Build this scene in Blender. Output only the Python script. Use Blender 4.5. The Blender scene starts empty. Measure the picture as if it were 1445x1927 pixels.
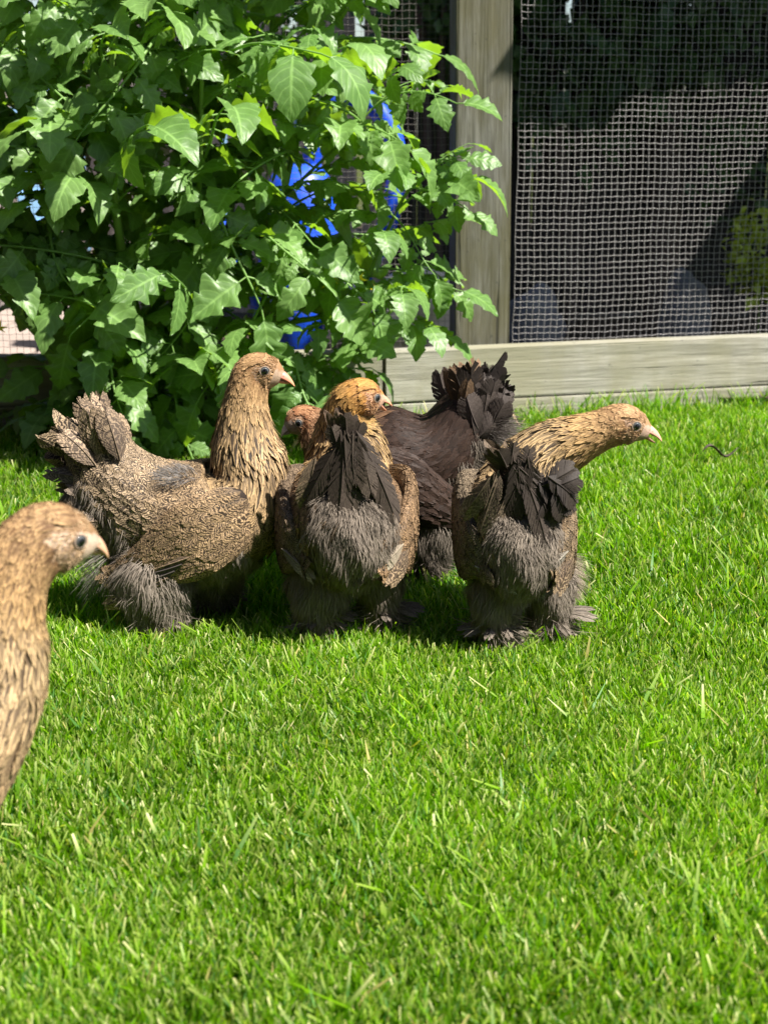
import bpy, math, random
import numpy as np
from mathutils import Vector, Matrix

# ------------------------------------------------------------------ camera, sky, sun, exposure
scene = bpy.context.scene
col = scene.collection
R = math.radians
rng = np.random.default_rng(7)
random.seed(7)

cam_d = bpy.data.cameras.new('camera')
cam = bpy.data.objects.new('camera', cam_d)
col.objects.link(cam)
cam.location = (0, 0, 0.68)
cam.rotation_euler = (R(90 - 16.073), 0, 0)
cam_d.sensor_fit = 'VERTICAL'
cam_d.sensor_height = 36.0
cam_d.sensor_width = 27.0
cam_d.lens = 48.14
cam_d.clip_start = 0.05
cam_d.clip_end = 500
cam_d.dof.use_dof = True
cam_d.dof.focus_distance = 1.88
cam_d.dof.aperture_fstop = 7.6
scene.camera = cam

SUN = Vector((0.66, -0.36, 1.0)).normalized()
world = bpy.data.worlds.new('World')
scene.world = world
world.use_nodes = True
wn = world.node_tree
sky = wn.nodes.new('ShaderNodeTexSky')
sky.sky_type = 'NISHITA'
sky.sun_disc = False
sky.sun_elevation = math.asin(SUN.z)
sky.sun_rotation = math.atan2(SUN.x, SUN.y)
wn.nodes['Background'].inputs['Strength'].default_value = 0.05
wn.links.new(sky.outputs[0], wn.nodes['Background'].inputs['Color'])
sun_d = bpy.data.lights.new('sun', 'SUN')
sun_d.energy = 5.0
sun_d.angle = R(0.53)
sun_d.color = (1.0, 0.95, 0.87)
sun = bpy.data.objects.new('sun', sun_d)
col.objects.link(sun)
sun.rotation_euler = SUN.to_track_quat('Z', 'Y').to_euler()
sun.location = (3, -2, 6)
scene.view_settings.view_transform = 'Standard'
scene.view_settings.look = 'None'
scene.view_settings.gamma = 1.0
scene.view_settings.use_curve_mapping = False
scene.view_settings.exposure = 1.6
scene.cycles.max_bounces = 5
scene.cycles.diffuse_bounces = 3
scene.cycles.glossy_bounces = 2
scene.cycles.transmission_bounces = 3
scene.cycles.transparent_max_bounces = 4
scene.cycles.use_denoising = True

# ------------------------------------------------------------------ helpers
def tag(o, label=None, cat=None, group=None, kind=None):
    if label: o['label'] = label
    if cat: o['category'] = cat
    if group: o['group'] = group
    if kind: o['kind'] = kind
    return o

def empty(name, loc=(0, 0, 0)):
    o = bpy.data.objects.new(name, None)
    o.empty_display_size = 0.05
    col.objects.link(o)
    o.location = loc
    return o

def link(name, me, m=None, parent=None, loc=None):
    o = bpy.data.objects.new(name, me)
    col.objects.link(o)
    if m is not None and len(me.materials) == 0:
        me.materials.append(m)
    if parent is not None: o.parent = parent
    if loc is not None: o.location = loc
    return o

def npmesh(name, V, F, attrs=None, uv=None, smooth=True):
    """V (n,3); F (m,k) int array or list of such; attrs name->(n,4) colours; uv (n,2) per vertex"""
    Fs = F if isinstance(F, list) else [F]
    Fs = [np.asarray(f, dtype=np.int32) for f in Fs if len(f)]
    me = bpy.data.meshes.new(name)
    V = np.asarray(V, dtype=np.float32)
    me.vertices.add(len(V))
    me.vertices.foreach_set('co', V.ravel())
    loops = np.concatenate([f.ravel() for f in Fs])
    tot = np.concatenate([np.full(len(f), f.shape[1], dtype=np.int32) for f in Fs])
    start = np.concatenate([[0], np.cumsum(tot)[:-1]]).astype(np.int32)
    me.loops.add(len(loops))
    me.loops.foreach_set('vertex_index', loops)
    me.polygons.add(len(tot))
    me.polygons.foreach_set('loop_start', start)
    me.polygons.foreach_set('loop_total', tot)
    me.polygons.foreach_set('use_smooth', np.full(len(tot), smooth, dtype=bool))
    if uv is not None:
        l = me.uv_layers.new(name='UVMap')
        l.data.foreach_set('uv', np.asarray(uv, dtype=np.float32)[loops].ravel())
    if attrs:
        for k, a in attrs.items():
            at = me.attributes.new(k, 'FLOAT_COLOR', 'POINT')
            at.data.foreach_set('color', np.asarray(a, dtype=np.float32).ravel())
    me.update(calc_edges=True)
    me.validate()
    return me

def norm(a):
    return a / np.maximum(np.linalg.norm(a, axis=-1, keepdims=True), 1e-9)

def tubes(P, r, sides=6, cap=False):
    """P (n,m,3) polylines, r scalar/(m,)/(n,m) -> verts, quads"""
    P = np.asarray(P, float)
    if P.ndim == 2: P = P[None]
    n, m, _ = P.shape
    r = np.broadcast_to(np.asarray(r, float), (n, m))
    T = norm(np.gradient(P, axis=1))
    ref = np.where(np.abs(T[..., 2:3]) > 0.9, np.array([1.0, 0, 0]), np.array([0, 0, 1.0]))
    A = norm(np.cross(T, ref)); B = np.cross(T, A)
    th = np.arange(sides) / sides * 2 * np.pi
    ring = A[:, :, None] * np.cos(th)[:, None] + B[:, :, None] * np.sin(th)[:, None]
    V = P[:, :, None] + ring * r[:, :, None, None]
    idx = np.arange(n * m * sides).reshape(n, m, sides)
    a = idx[:, :-1]; b = idx[:, 1:]
    Q = np.stack([a, np.roll(a, -1, 2), np.roll(b, -1, 2), b], -1).reshape(-1, 4)
    return V.reshape(-1, 3), Q

def resample(pts, n):
    """Catmull-Rom through control points -> n samples"""
    p = np.asarray(pts, float)
    k = len(p)
    u = np.linspace(0, k - 1, n)
    i = np.clip(u.astype(int), 0, k - 2); f = (u - i)[:, None]
    g = lambda j: p[np.clip(j, 0, k - 1)]
    p0, p1, p2, p3 = g(i - 1), g(i), g(i + 1), g(i + 2)
    return 0.5 * (2 * p1 + (p2 - p0) * f + (2 * p0 - 5 * p1 + 4 * p2 - p3) * f ** 2 + (3 * p1 - p0 - 3 * p2 + p3) * f ** 3)

class Nodes:
    def __init__(s, name):
        s.m = bpy.data.materials.new(name); s.m.use_nodes = True
        s.t = s.m.node_tree; s.b = s.t.nodes['Principled BSDF']; s.o = s.t.nodes['Material Output']
    def n(s, typ, **kw):
        x = s.t.nodes.new('ShaderNode' + typ)
        for k, v in kw.items(): setattr(x, k, v)
        return x
    def l(s, a, b): s.t.links.new(a, b)
    def set(s, sock, v):
        if hasattr(v, 'is_linked'): s.l(v, sock)
        else: sock.default_value = v
    def math(s, op, a, b=0.0, c=0.0):
        x = s.n('Math', operation=op)
        s.set(x.inputs[0], a); s.set(x.inputs[1], b); s.set(x.inputs[2], c)
        return x.outputs[0]
    def mix(s, f, a, b, blend='MIX'):
        x = s.n('Mix', data_type='RGBA', blend_type=blend)
        s.set(x.inputs[0], f)
        for sk, v in ((x.inputs[6], a), (x.inputs[7], b)):
            s.set(sk, v if hasattr(v, 'is_linked') else (tuple(v) + (1,))[:4])
        return x.outputs[2]
    def noise(s, scale, detail=3, vec=None, rough=0.55, dist=0.0):
        x = s.n('TexNoise'); x.inputs['Scale'].default_value = scale; x.inputs['Detail'].default_value = detail
        x.inputs['Roughness'].default_value = rough; x.inputs['Distortion'].default_value = dist
        if vec is not None: s.l(vec, x.inputs['Vector'])
        return x.outputs['Fac']
    def coord(s, kind='Object', scale=(1, 1, 1), rot=(0, 0, 0)):
        c = s.n('TexCoord'); mp = s.n('Mapping')
        mp.inputs['Scale'].default_value = scale; mp.inputs['Rotation'].default_value = rot
        s.l(c.outputs[kind], mp.inputs['Vector']); return mp.outputs[0]
    def ramp(s, f, stops):
        x = s.n('ValToRGB'); e = x.color_ramp.elements
        while len(e) < len(stops): e.new(0.5)
        for q, (p, c) in zip(e, stops): q.position = p; q.color = (tuple(c) + (1,))[:4]
        s.set(x.inputs[0], f); return x.outputs[0]
    def smooth(s, v, lo, hi):
        x = s.n('MapRange', interpolation_type='SMOOTHSTEP')
        s.set(x.inputs[0], v); x.inputs[1].default_value = lo; x.inputs[2].default_value = hi
        return x.outputs[0]
    def attr(s, name):
        x = s.n('Attribute'); x.attribute_name = name; return x
    def bump(s, h, strength=0.3, dist=0.01):
        x = s.n('Bump'); x.inputs['Strength'].default_value = strength; x.inputs['Distance'].default_value = dist
        s.l(h, x.inputs['Height']); s.l(x.outputs[0], s.b.inputs['Normal']); return x.outputs[0]
    def surf(s, color=None, rough=0.6, spec=0.4):
        if color is not None: s.set(s.b.inputs['Base Color'], color if hasattr(color, 'is_linked') else (tuple(color) + (1,))[:4])
        s.set(s.b.inputs['Roughness'], rough); s.b.inputs['Specular IOR Level'].default_value = spec
    def translucent(s, color, fac):
        tr = s.n('BsdfTranslucent'); s.set(tr.inputs['Color'], color)
        mx = s.n('MixShader'); s.set(mx.inputs[0], fac)
        s.l(s.b.outputs[0], mx.inputs[1]); s.l(tr.outputs[0], mx.inputs[2]); s.l(mx.outputs[0], s.o.inputs['Surface'])

def plain(name, c, rough=0.6, spec=0.4, var=0.25, scale=30.0, bump=0.0):
    k = Nodes(name)
    f = k.noise(scale, 4, k.coord())
    k.surf(k.mix(f, [x * (1 - var) for x in c], [min(1, x * (1 + var)) for x in c]), rough, spec)
    if bump: k.bump(f, bump, 0.01)
    return k.m

# ------------------------------------------------------------------ materials
def wood_mat(name, a, b, axis, olive=None, knots=True):
    k = Nodes(name)
    sc = [14, 14, 14]; sc[axis] = 0.9
    v = k.coord('Object', tuple(sc))
    f1 = k.noise(6.0, 6, v, 0.65, 0.6)
    fine = [160, 160, 160]; fine[axis] = 5
    f2 = k.noise(1.0, 4, k.coord('Object', tuple(fine)), 0.7)
    c = k.mix(k.smooth(f1, 0.3, 0.7), a, b)
    c = k.mix(k.math('MULTIPLY', k.smooth(f2, 0.42, 0.7), 0.55), c, [x * 0.55 for x in a])
    if olive:
        pat = k.noise(5.0, 4, k.coord('Object', (1, 1, 0.5)), 0.6)
        c = k.mix(k.math('MULTIPLY', k.smooth(pat, 0.35, 0.62), 0.8), c, olive)
    cr = [48, 48, 48]; cr[axis] = 1.6
    crack = k.smooth(k.noise(1.0, 3, k.coord('Object', tuple(cr), (0.02, 0.02, 0.02)), 0.5), 0.66, 0.70)
    c = k.mix(k.math('MULTIPLY', crack, 0.7), c, [x * 0.25 for x in a])
    spk = k.noise(70.0, 2, k.coord('Object'))
    c = k.mix(k.math('MULTIPLY', k.smooth(spk, 0.66, 0.74), 0.5), c, [x * 0.4 for x in a])
    k.surf(c, 0.75, 0.25)
    h = k.math('ADD', k.math('MULTIPLY', f1, 0.6), k.math('SUBTRACT', k.math('MULTIPLY', f2, 0.6), crack))
    k.bump(h, 0.6, 0.004)
    return k.m

M = {}
M['post'] = wood_mat('weathered_post', (0.072, 0.070, 0.056), (0.165, 0.163, 0.142), 2, (0.070, 0.064, 0.026))
M['timber'] = wood_mat('edging_timber', (0.19, 0.182, 0.15), (0.34, 0.33, 0.285), 0, (0.20, 0.19, 0.125))
M['paling'] = wood_mat('grey_paling', (0.26, 0.22, 0.20), (0.40, 0.35, 0.32), 2)
M['shaded_paling'] = wood_mat('shade_dark_paling', (0.022, 0.019, 0.017), (0.045, 0.040, 0.036), 2)  # copy of the grey paling with shade put into its colour
M['shaded_wire'] = plain('shade_dark_wire', (0.13, 0.12, 0.11), 0.6, 0.3, 0.3, 60)  # left panel's wire, darkened in colour to look shaded
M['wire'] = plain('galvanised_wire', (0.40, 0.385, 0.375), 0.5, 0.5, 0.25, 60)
M['wire'].node_tree.nodes['Principled BSDF'].inputs['Metallic'].default_value = 0.3
M['roof'] = plain('roof_iron', (0.12, 0.12, 0.12), 0.6)
M['blue'] = plain('blue_plastic', (0.008, 0.065, 0.55), 0.4, 0.5, 0.1, 8)
M['pale_blue'] = plain('pale_blue_paint', (0.30, 0.52, 0.80), 0.6, 0.3, 0.08, 3)
M['stone'] = plain('grey_stone', (0.13, 0.135, 0.145), 0.8, 0.3, 0.35, 9, 0.5)
M['log'] = plain('bleached_log', (0.50, 0.45, 0.40), 0.8, 0.3, 0.35, 12, 0.5)
M['bark'] = plain('bark', (0.07, 0.055, 0.045), 0.9, 0.2, 0.4, 25, 0.8)
M['stem'] = plain('tomato_stem', (0.13, 0.22, 0.04), 0.5, 0.4, 0.25, 20)
M['twig'] = plain('dry_twig', (0.38, 0.28, 0.17), 0.8, 0.2, 0.3, 60)
M['yellow'] = plain('yellow_petal', (0.85, 0.62, 0.02), 0.5, 0.3, 0.1, 60)
M['paving'] = plain('pink_paving', (0.27, 0.22, 0.19), 0.85, 0.2, 0.25, 6, 0.3)

def ground_mat(name, a, b, s=25):
    k = Nodes(name)
    f = k.noise(s, 6, k.coord(), 0.7)
    k.surf(k.mix(k.smooth(f, 0.3, 0.7), a, b), 0.95, 0.1)
    k.bump(f, 0.8, 0.02)
    return k.m
M['lawn'] = ground_mat('lawn_thatch', (0.030, 0.045, 0.010), (0.075, 0.085, 0.022), 90)
M['soil'] = ground_mat('garden_soil', (0.030, 0.022, 0.016), (0.075, 0.058, 0.042))

def blade_mat():
    k = Nodes('grass_blade')
    c = k.attr('tint').outputs['Color']
    k.surf(c, 0.45, 0.25)
    k.translucent(k.mix(1.0, c, (1.6, 2.0, 0.3), 'MULTIPLY'), 0.42)
    return k.m
M['blade'] = blade_mat()

def leaf_mat(name, dark, light, trans, tf=0.32, rough=0.42, spec=0.5):
    k = Nodes(name)
    uv = k.n('TexCoord').outputs['UV']
    sp = k.n('SeparateXYZ'); k.l(uv, sp.inputs[0])
    x = k.math('ABSOLUTE', sp.outputs[0]); y = sp.outputs[1]
    mid = k.math('SUBTRACT', 1.0, k.smooth(x, 0.02, 0.10))
    ph = k.math('ADD', k.math('MULTIPLY', y, 7.0), k.math('MULTIPLY', x, -1.6))
    fr = k.math('ABSOLUTE', k.math('SUBTRACT', k.math('FRACT', ph), 0.5))
    side = k.math('SUBTRACT', 1.0, k.smooth(fr, 0.02, 0.11))
    vein = k.math('MAXIMUM', mid, k.math('MULTIPLY', side, 0.7))
    oi = k.n('ObjectInfo')
    nz = k.noise(40.0, 4, k.coord('Object'))
    base = k.mix(k.math('ADD', k.math('MULTIPLY', nz, 0.55), k.math('MULTIPLY', oi.outputs['Random'], 0.45)), dark, light)
    c = k.mix(k.math('MULTIPLY', vein, 0.45), base, [min(1, q * 1.9) for q in light])
    k.surf(c, rough, spec)
    k.bump(k.math('ADD', k.math('MULTIPLY', fr, 0.5), k.math('MULTIPLY', nz, 0.9)), 0.4, 0.004)
    k.translucent(k.mix(nz, trans, [q * 1.25 for q in trans]), tf)
    return k.m
M['leaf'] = leaf_mat('tomato_leaf', (0.055, 0.130, 0.026), (0.160, 0.270, 0.075), (0.27, 0.48, 0.02), 0.38, 0.45, 0.5)
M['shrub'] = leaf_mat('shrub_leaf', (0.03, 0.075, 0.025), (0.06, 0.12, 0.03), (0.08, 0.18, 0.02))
M['lime'] = leaf_mat('lime_leaf', (0.20, 0.30, 0.02), (0.40, 0.46, 0.04), (0.5, 0.6, 0.03))

def feather_mat():
    """across = UV.x (-1..1), along = UV.y; 'light' rgb + a = pencilling strength, 'dark' rgb + a = hackle stripe"""
    k = Nodes('feather')
    uv = k.n('TexCoord').outputs['UV']
    sp = k.n('SeparateXYZ'); k.l(uv, sp.inputs[0])
    x = k.math('ABSOLUTE', sp.outputs[0]); y = sp.outputs[1]
    la = k.attr('light'); da = k.attr('dark')
    obj = k.coord('Object')
    nz = k.noise(170.0, 2, obj)
    yy = k.math('MAXIMUM', k.math('DIVIDE', k.math('SUBTRACT', y, 0.15), 0.85), 0.0)
    r = k.math('SQRT', k.math('ADD', k.math('POWER', k.math('MULTIPLY', x, 0.75), 2.0), k.math('POWER', yy, 2.0)))
    ph = k.math('ADD', k.math('MULTIPLY', r, 6.0), k.math('MULTIPLY', k.math('SUBTRACT', nz, 0.5), 2.6))
    sn = k.math('SINE', k.math('MULTIPLY', ph, 6.2832))
    pencil = k.math('MULTIPLY', k.smooth(sn, -0.80, 0.0), la.outputs['Alpha'])
    hk = k.math('MULTIPLY', k.math('SUBTRACT', 1.0, k.smooth(k.math('ADD', x, k.math('MULTIPLY', nz, 0.3)), 0.55, 0.98)), da.outputs['Alpha'])
    f = k.math('MAXIMUM', pencil, hk)
    lace = k.math('MULTIPLY', k.smooth(k.math('ADD', r, k.math('MULTIPLY', nz, 0.15)), 0.95, 1.05), 0.35)
    f = k.math('MULTIPLY', f, k.math('SUBTRACT', 1.0, k.math('MULTIPLY', lace, la.outputs['Alpha'])))
    c = k.mix(f, la.outputs['Color'], da.outputs['Color'])
    c = k.mix(k.math('MULTIPLY', k.math('SUBTRACT', 1.0, k.smooth(y, 0.25, 0.75)), 0.5), c, da.outputs['Color'])
    barb = k.math('SINE', k.math('ADD', k.math('MULTIPLY', y, 120.0), k.math('MULTIPLY', x, -45.0)))
    c = k.mix(k.math('MULTIPLY', k.smooth(barb, 0.0, 1.0), 0.22), c, (0.02, 0.015, 0.012))
    shaft = k.math('SUBTRACT', 1.0, k.smooth(x, 0.02, 0.09))
    c = k.mix(k.math('MULTIPLY', shaft, 0.30), c, la.outputs['Color'])
    k.surf(c, 0.6, 0.18)
    k.bump(barb, 0.15, 0.0006)
    k.translucent(c, 0.12)
    return k.m
M['feather'] = feather_mat()

def down_mat():
    k = Nodes('down')
    c = k.attr('tint').outputs['Color']
    k.surf(c, 0.7, 0.15)
    k.translucent(c, 0.3)
    return k.m
M['down'] = down_mat()

def skin_mat():
    k = Nodes('chicken_body')
    c = k.attr('tint').outputs['Color']
    n = k.noise(900.0, 3, k.coord('Object'))
    k.surf(k.mix(k.math('MULTIPLY', n, 0.5), c, k.mix(1.0, c, (0.5, 0.42, 0.4), 'MULTIPLY')), 0.6, 0.3)
    k.b.inputs['Subsurface Weight'].default_value = 0.0
    k.bump(n, 0.5, 0.001)
    return k.m
M['skin'] = skin_mat()

def beak_mat(name, base, tip):
    k = Nodes(name)
    g = k.attr('tint').outputs['Color']
    n = k.noise(500.0, 3, k.coord('Object'))
    k.surf(k.mix(k.math('MULTIPLY', n, 0.25), g, k.mix(1.0, g, (0.6, 0.5, 0.45), 'MULTIPLY')), 0.38, 0.45)
    return k.m
M['beak'] = beak_mat('beak', 0, 0)

def eye_mat():
    k = Nodes('eye')
    c = k.n('TexCoord')
    v = k.n('SeparateXYZ'); k.l(c.outputs['Object'], v.inputs[0])
    d = k.math('SQRT', k.math('ADD', k.math('POWER', v.outputs[0], 2.0), k.math('POWER', v.outputs[1], 2.0)))
    k.surf(k.ramp(k.math('MULTIPLY', d, 1.0), [(0.0, (0.004, 0.004, 0.005)), (0.54, (0.004, 0.004, 0.005)), (0.60, (0.045, 0.05, 0.052)), (0.80, (0.07, 0.072, 0.07)), (0.9, (0.02, 0.02, 0.02)), (1.0, (0.02, 0.02, 0.02))]), 0.06, 0.6)
    return k.m
M['eye'] = eye_mat()
M['lid'] = plain('eyelid_skin', (0.22, 0.165, 0.125), 0.6, 0.3, 0.2, 400)

# ------------------------------------------------------------------ ground
def sheet(name, x0, x1, y0, y1, z, m, n=1):
    gx = np.linspace(x0, x1, n + 1); gy = np.linspace(y0, y1, n + 1)
    X, Y = np.meshgrid(gx, gy)
    V = np.stack([X, Y, np.full_like(X, z)], -1).reshape(-1, 3)
    i = np.arange((n + 1) * (n + 1)).reshape(n + 1, n + 1)
    Q = np.stack([i[:-1, :-1], i[:-1, 1:], i[1:, 1:], i[1:, :-1]], -1).reshape(-1, 4)
    return tag(link(name, npmesh(name, V, Q), m), kind='structure')

sheet('ground', -60, 60, -60, 60, -0.012, M['lawn'])
sheet('garden_soil', -0.75, 6, 3.30, 9, 0.02, M['soil'])

def bed_line(x):                      # front face of the timber edging
    return np.where(x < 0.0, 3.10 + 0.085 * x, 3.10 + 0.25 * x)

def box(x0, x1, y0, y1, z0, z1, bev=0.004):
    """bevelled box as verts, faces (via bmesh)"""
    import bmesh
    bm = bmesh.new()
    bmesh.ops.create_cube(bm, size=1.0)
    for v in bm.verts:
        v.co = Vector((x0 + (v.co.x + .5) * (x1 - x0), y0 + (v.co.y + .5) * (y1 - y0), z0 + (v.co.z + .5) * (z1 - z0)))
    if bev: bmesh.ops.bevel(bm, geom=bm.edges[:], offset=bev, segments=2, affect='EDGES', profile=0.6)
    return bm

def boxobj(name, dims, m, parent=None, bev=0.004, sub=0, wob=0.0, seed=0):
    import bmesh
    bm = box(*dims, bev=bev)
    if sub: bmesh.ops.subdivide_edges(bm, edges=bm.edges[:], cuts=sub, use_grid_fill=True)
    if wob:
        r = random.Random(seed)
        for v in bm.verts: v.co += Vector((r.uniform(-wob, wob), r.uniform(-wob, wob), r.uniform(-wob, wob)))
    me = bpy.data.meshes.new(name)
    bm.to_mesh(me); bm.free()
    for p in me.polygons: p.use_smooth = False
    return link(name, me, m, parent)

# timber edging: four sleepers, two high, with a kink behind the tomato plant
edging = tag(empty('timber_edging', (0, 3.1, 0)), 'pale weathered timber edging of stacked sleepers along the lawn', 'edging')
def sleeper(xa, xb, z0, z1, dy, seed):
    ya, yb = float(bed_line(xa)), float(bed_line(xb))
    if xb <= 0.001: yb = 3.10
    if xa >= -0.001: ya = 3.10
    L = math.hypot(xb - xa, yb - ya)
    o = boxobj('sleeper', (0, L, 0, 0.052, 0, z1 - z0), M['timber'], edging, 0.004, 3, 0.0008, seed)
    o.location = (xa, ya + dy - 3.1, z0); o.rotation_euler = (0, 0, math.atan2(yb - ya, xb - xa))
    return o
sleeper(-1.9, -0.004, 0.047, 0.166, 0, 1)
sleeper(0.004, 2.4, 0.047, 0.166, 0, 2)
sleeper(-1.9, -0.5, -0.06, 0.043, -0.003, 3)
sleeper(-0.496, -0.003, -0.06, 0.043, -0.003, 5)
sleeper(0.003, 2.4, -0.06, 0.043, -0.003, 4)

# post behind the edging
post = boxobj('wooden_post', (-0.064, 0.064, 0, 0.105, 0.0, 1.9), M['post'], None, 0.006, 4, 0.0011, 9)
post.location = (0.236, 3.235, 0.0); post.rotation_euler = (0, R(-0.75), R(6))
tag(post, 'square weathered timber post rising behind the edging beside the tomato plant', 'post')

# welded wire mesh, one panel each side of the post
def mesh_panel(xa, xb, dy, label, pitch=0.0153, bulge=0.010, seed=0, r=0.00052, mat='wire'):
    rg = np.random.default_rng(seed)
    root = tag(empty('wire_mesh_panel', (xa, float(bed_line(xa)) + dy, 0.1)), label, 'wire mesh', 'wire mesh panels of the run')
    org = np.array([xa, float(bed_line(xa)) + dy, 0.1])
    xs = np.arange(xa, xb, pitch); zs = np.arange(0.10, 1.35, pitch)
    def pos(X, Z, j):
        bx = 0.0012 * np.sin(Z * 23 + X * 3) + 0.0005 * np.sin(Z * 61 + X * 17)
        bz = 0.0011 * np.sin(X * 19 + Z * 5) + 0.0004 * np.sin(X * 53 + Z * 11)
        by = bulge * np.sin(X * 7.0 + 1) * np.sin(Z * 6.0)
        return np.stack([X + bx, bed_line(X) + dy + by + j, Z + bz], -1)
    zz = np.concatenate([zs, zs[-1:] + pitch])
    X, Z = np.meshgrid(xs, zz, indexing='ij')
    V, Q = tubes(pos(X + rg.normal(0, 0.0004, X.shape), Z, 0.0) - org, r, 3)
    tag(link('vertical_wires', npmesh('vertical_wires', V, Q), M[mat], root), kind='stuff')
    xx = np.arange(xa, xb + pitch, pitch)
    Z, X = np.meshgrid(zs + rg.normal(0, 0.0006, zs.shape), xx, indexing='ij')
    j = -0.0012 + 0.0005 * np.cos(np.arange(len(xx)) * np.pi)
    V, Q = tubes(pos(X, Z + 0.0007 * np.cos(np.arange(len(xx)) * np.pi), j) - org, r, 3)
    tag(link('horizontal_wires', npmesh('horizontal_wires', V, Q), M[mat], root), kind='stuff')
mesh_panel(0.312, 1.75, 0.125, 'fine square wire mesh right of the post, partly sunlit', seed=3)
mesh_panel(-1.75, 0.178, 0.165, 'fine square wire mesh left of the post behind the tomato plant', seed=4, r=0.0005, mat='shaded_wire')

# ------------------------------------------------------------------ behind the mesh
# added roof above the picture: shades the yard and shapes the mesh shadow
def roof(xa, xb, y0, y1, z, label, skew=0.25):
    xs = np.arange(xa, xb + 1e-6, 0.0095); ys = np.array([y0, y1])
    X, Y = np.meshgrid(xs, ys)
    Z = z + 0.009 * np.sin(X / 0.076 * 2 * np.pi)
    Y[0] = y0 + skew * xs                         # the eave runs parallel to the mesh
    V = np.stack([X, Y, Z], -1).reshape(-1, 3); n = len(xs)
    i = np.arange(2 * n).reshape(2, n)
    Q = np.stack([i[0, :-1], i[0, 1:], i[1, 1:], i[1, :-1]], -1)
    o = link('shade_roof_sheet', npmesh('shade_roof_sheet', V, Q), M['roof'])
    o.modifiers.new('thickness', 'SOLIDIFY').thickness = 0.002
    tag(o, label, 'roof', 'roof sheets added to shade the run')
roof(0.30, 1.0, 3.50, 8.0, 1.90, 'dark corrugated roof sheet added for shade above the post end of the run')
roof(0.99, 1.345, 2.574, 8.0, 1.905, 'dark corrugated roof sheet added for shade reaching furthest over the wire mesh')
roof(1.335, 1.82, 2.612, 8.0, 1.91, 'dark corrugated roof sheet added for shade in the middle of the run')
roof(1.79, 4.5, 2.36, 8.0, 1.915, 'wide dark corrugated roof sheet added for shade at the right end of the run')

# paling fence at the back
pf = tag(empty('paling_fence', (-2.4, 4.75, 0)), 'grey weathered paling fence at the back behind the wire mesh', 'fence')
rp = random.Random(5)
x = -2.4; i = 0; pal_me = []
while x < 2.6:
    w = rp.uniform(0.088, 0.105)
    if not (-1.62 < x < -1.50 or -1.32 < x < -1.16 or -0.86 < x < -0.78):
        o = boxobj('paling', (0, w, 0, 0.018, 0, 1.02 + rp.uniform(-0.03, 0.03) + (0.95 if x > -0.15 else 0)), M['shaded_paling' if x > -0.02 else 'paling'], pf, 0.003)
        o.location = (x + 2.4, rp.uniform(-0.006, 0.006), 0.03); o.rotation_euler = (0, R(rp.uniform(-0.8, 0.8)), 0)
    x += w + (rp.uniform(0.008, 0.028) if x < -0.05 else 0.001); i += 1
for z in (0.25, 0.85):
    o = boxobj('rail', (0, 5.0, 0.03, 0.075, 0, 0.05), M['paling'], pf, 0.003); o.location = (0, 0, z)

# unseen sky blockers added to deepen shadows: dark fence at left, wall behind camera
bf = tag(empty('sky_block_fence', (-1.95, -1.5, 0)), 'tall dark board fence added along the left side of the lawn to block sky light', 'fence')
for q in range(31):
    o = boxobj('board', (0, 0.022, 0, 0.198, 0, 2.3), M['shaded_paling'], bf, 0.003); o.location = (rp.uniform(-.004, .004), q * 0.2, 0)
sky_block_wall = tag(empty('sky_block_wall', (0, -1.7, 0)), 'dark clad wall added behind the viewer to block sky light', 'sky_block_wall')
for q in range(17):
    o = boxobj('weatherboard', (-2.6, 2.4, -0.02, 0.0, 0, 0.19), M['roof'], sky_block_wall, 0.003); o.location = (0, 0, q * 0.185); o.rotation_euler = (R(-3), 0, 0)

# sunlit pink paving left behind the mesh, pieces with open joints
pav = sheet('paving_bed', -4, -0.76, 3.30, 4.72, 0.018, M['soil'])
pv = random.Random(3)
pav_root = tag(empty('paving', (-2.0, 3.3, 0.02)), kind='structure')
for a in range(6):
    for b in range(4):
        o = boxobj('paver', (0, 0.20, 0, 0.33, 0, 0.03), M['paving'], pav_root, 0.006)
        o.location = (a * 0.212 - 0.03 + (b % 2) * 0.0, 0.03 + b * 0.342, pv.uniform(0, 0.004))

# pale blue weatherboard wall far behind the palings
wall = tag(empty('blue_wall', (-2.4, 7.4, 0)), 'pale blue weatherboard wall glimpsed through gaps on the far left', 'wall')
for q in range(7):
    o = boxobj('weatherboard', (-3.0, 2.05, 0, 0.02, 0, 0.155), M['pale_blue'], wall, 0.003)
    o.location = (0, 0, q * 0.15); o.rotation_euler = (R(4), 0, 0)

# bleached log / rock lumps
def lump(name, c, rad, m, label, cat, seed, group=None):
    import bmesh
    from mathutils import noise as mn
    bm = bmesh.new(); bmesh.ops.create_icosphere(bm, subdivisions=4, radius=1)
    for v in bm.verts:
        p = v.co.copy()
        d = 1 + 0.28 * mn.noise(p * 1.1 + Vector((seed, 0, 0))) + 0.10 * mn.noise(p * 3.1 + Vector((0, seed, 0)))
        v.co = Vector((p.x * rad[0], p.y * rad[1], p.z * rad[2])) * d
    me = bpy.data.meshes.new(name); bm.to_mesh(me); bm.free()
    for p in me.polygons: p.use_smooth = True
    return tag(link(name, me, m, None, c), label, cat, group)
lump('boulder', (0.09, 3.72, 0.13), (0.19, 0.15, 0.17), M['log'], 'pale rounded boulder behind the mesh just left of the post', 'boulder', 2)
lump('boulder', (-0.13, 3.95, 0.11), (0.13, 0.12, 0.12), M['log'], 'smaller pale boulder behind the tomato stems', 'boulder', 5)
lump('stone', (0.44, 4.0, 0.10), (0.09, 0.10, 0.11), M['stone'], 'bluish grey stone low behind the mesh just right of the post', 'stone', 7)
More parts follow.
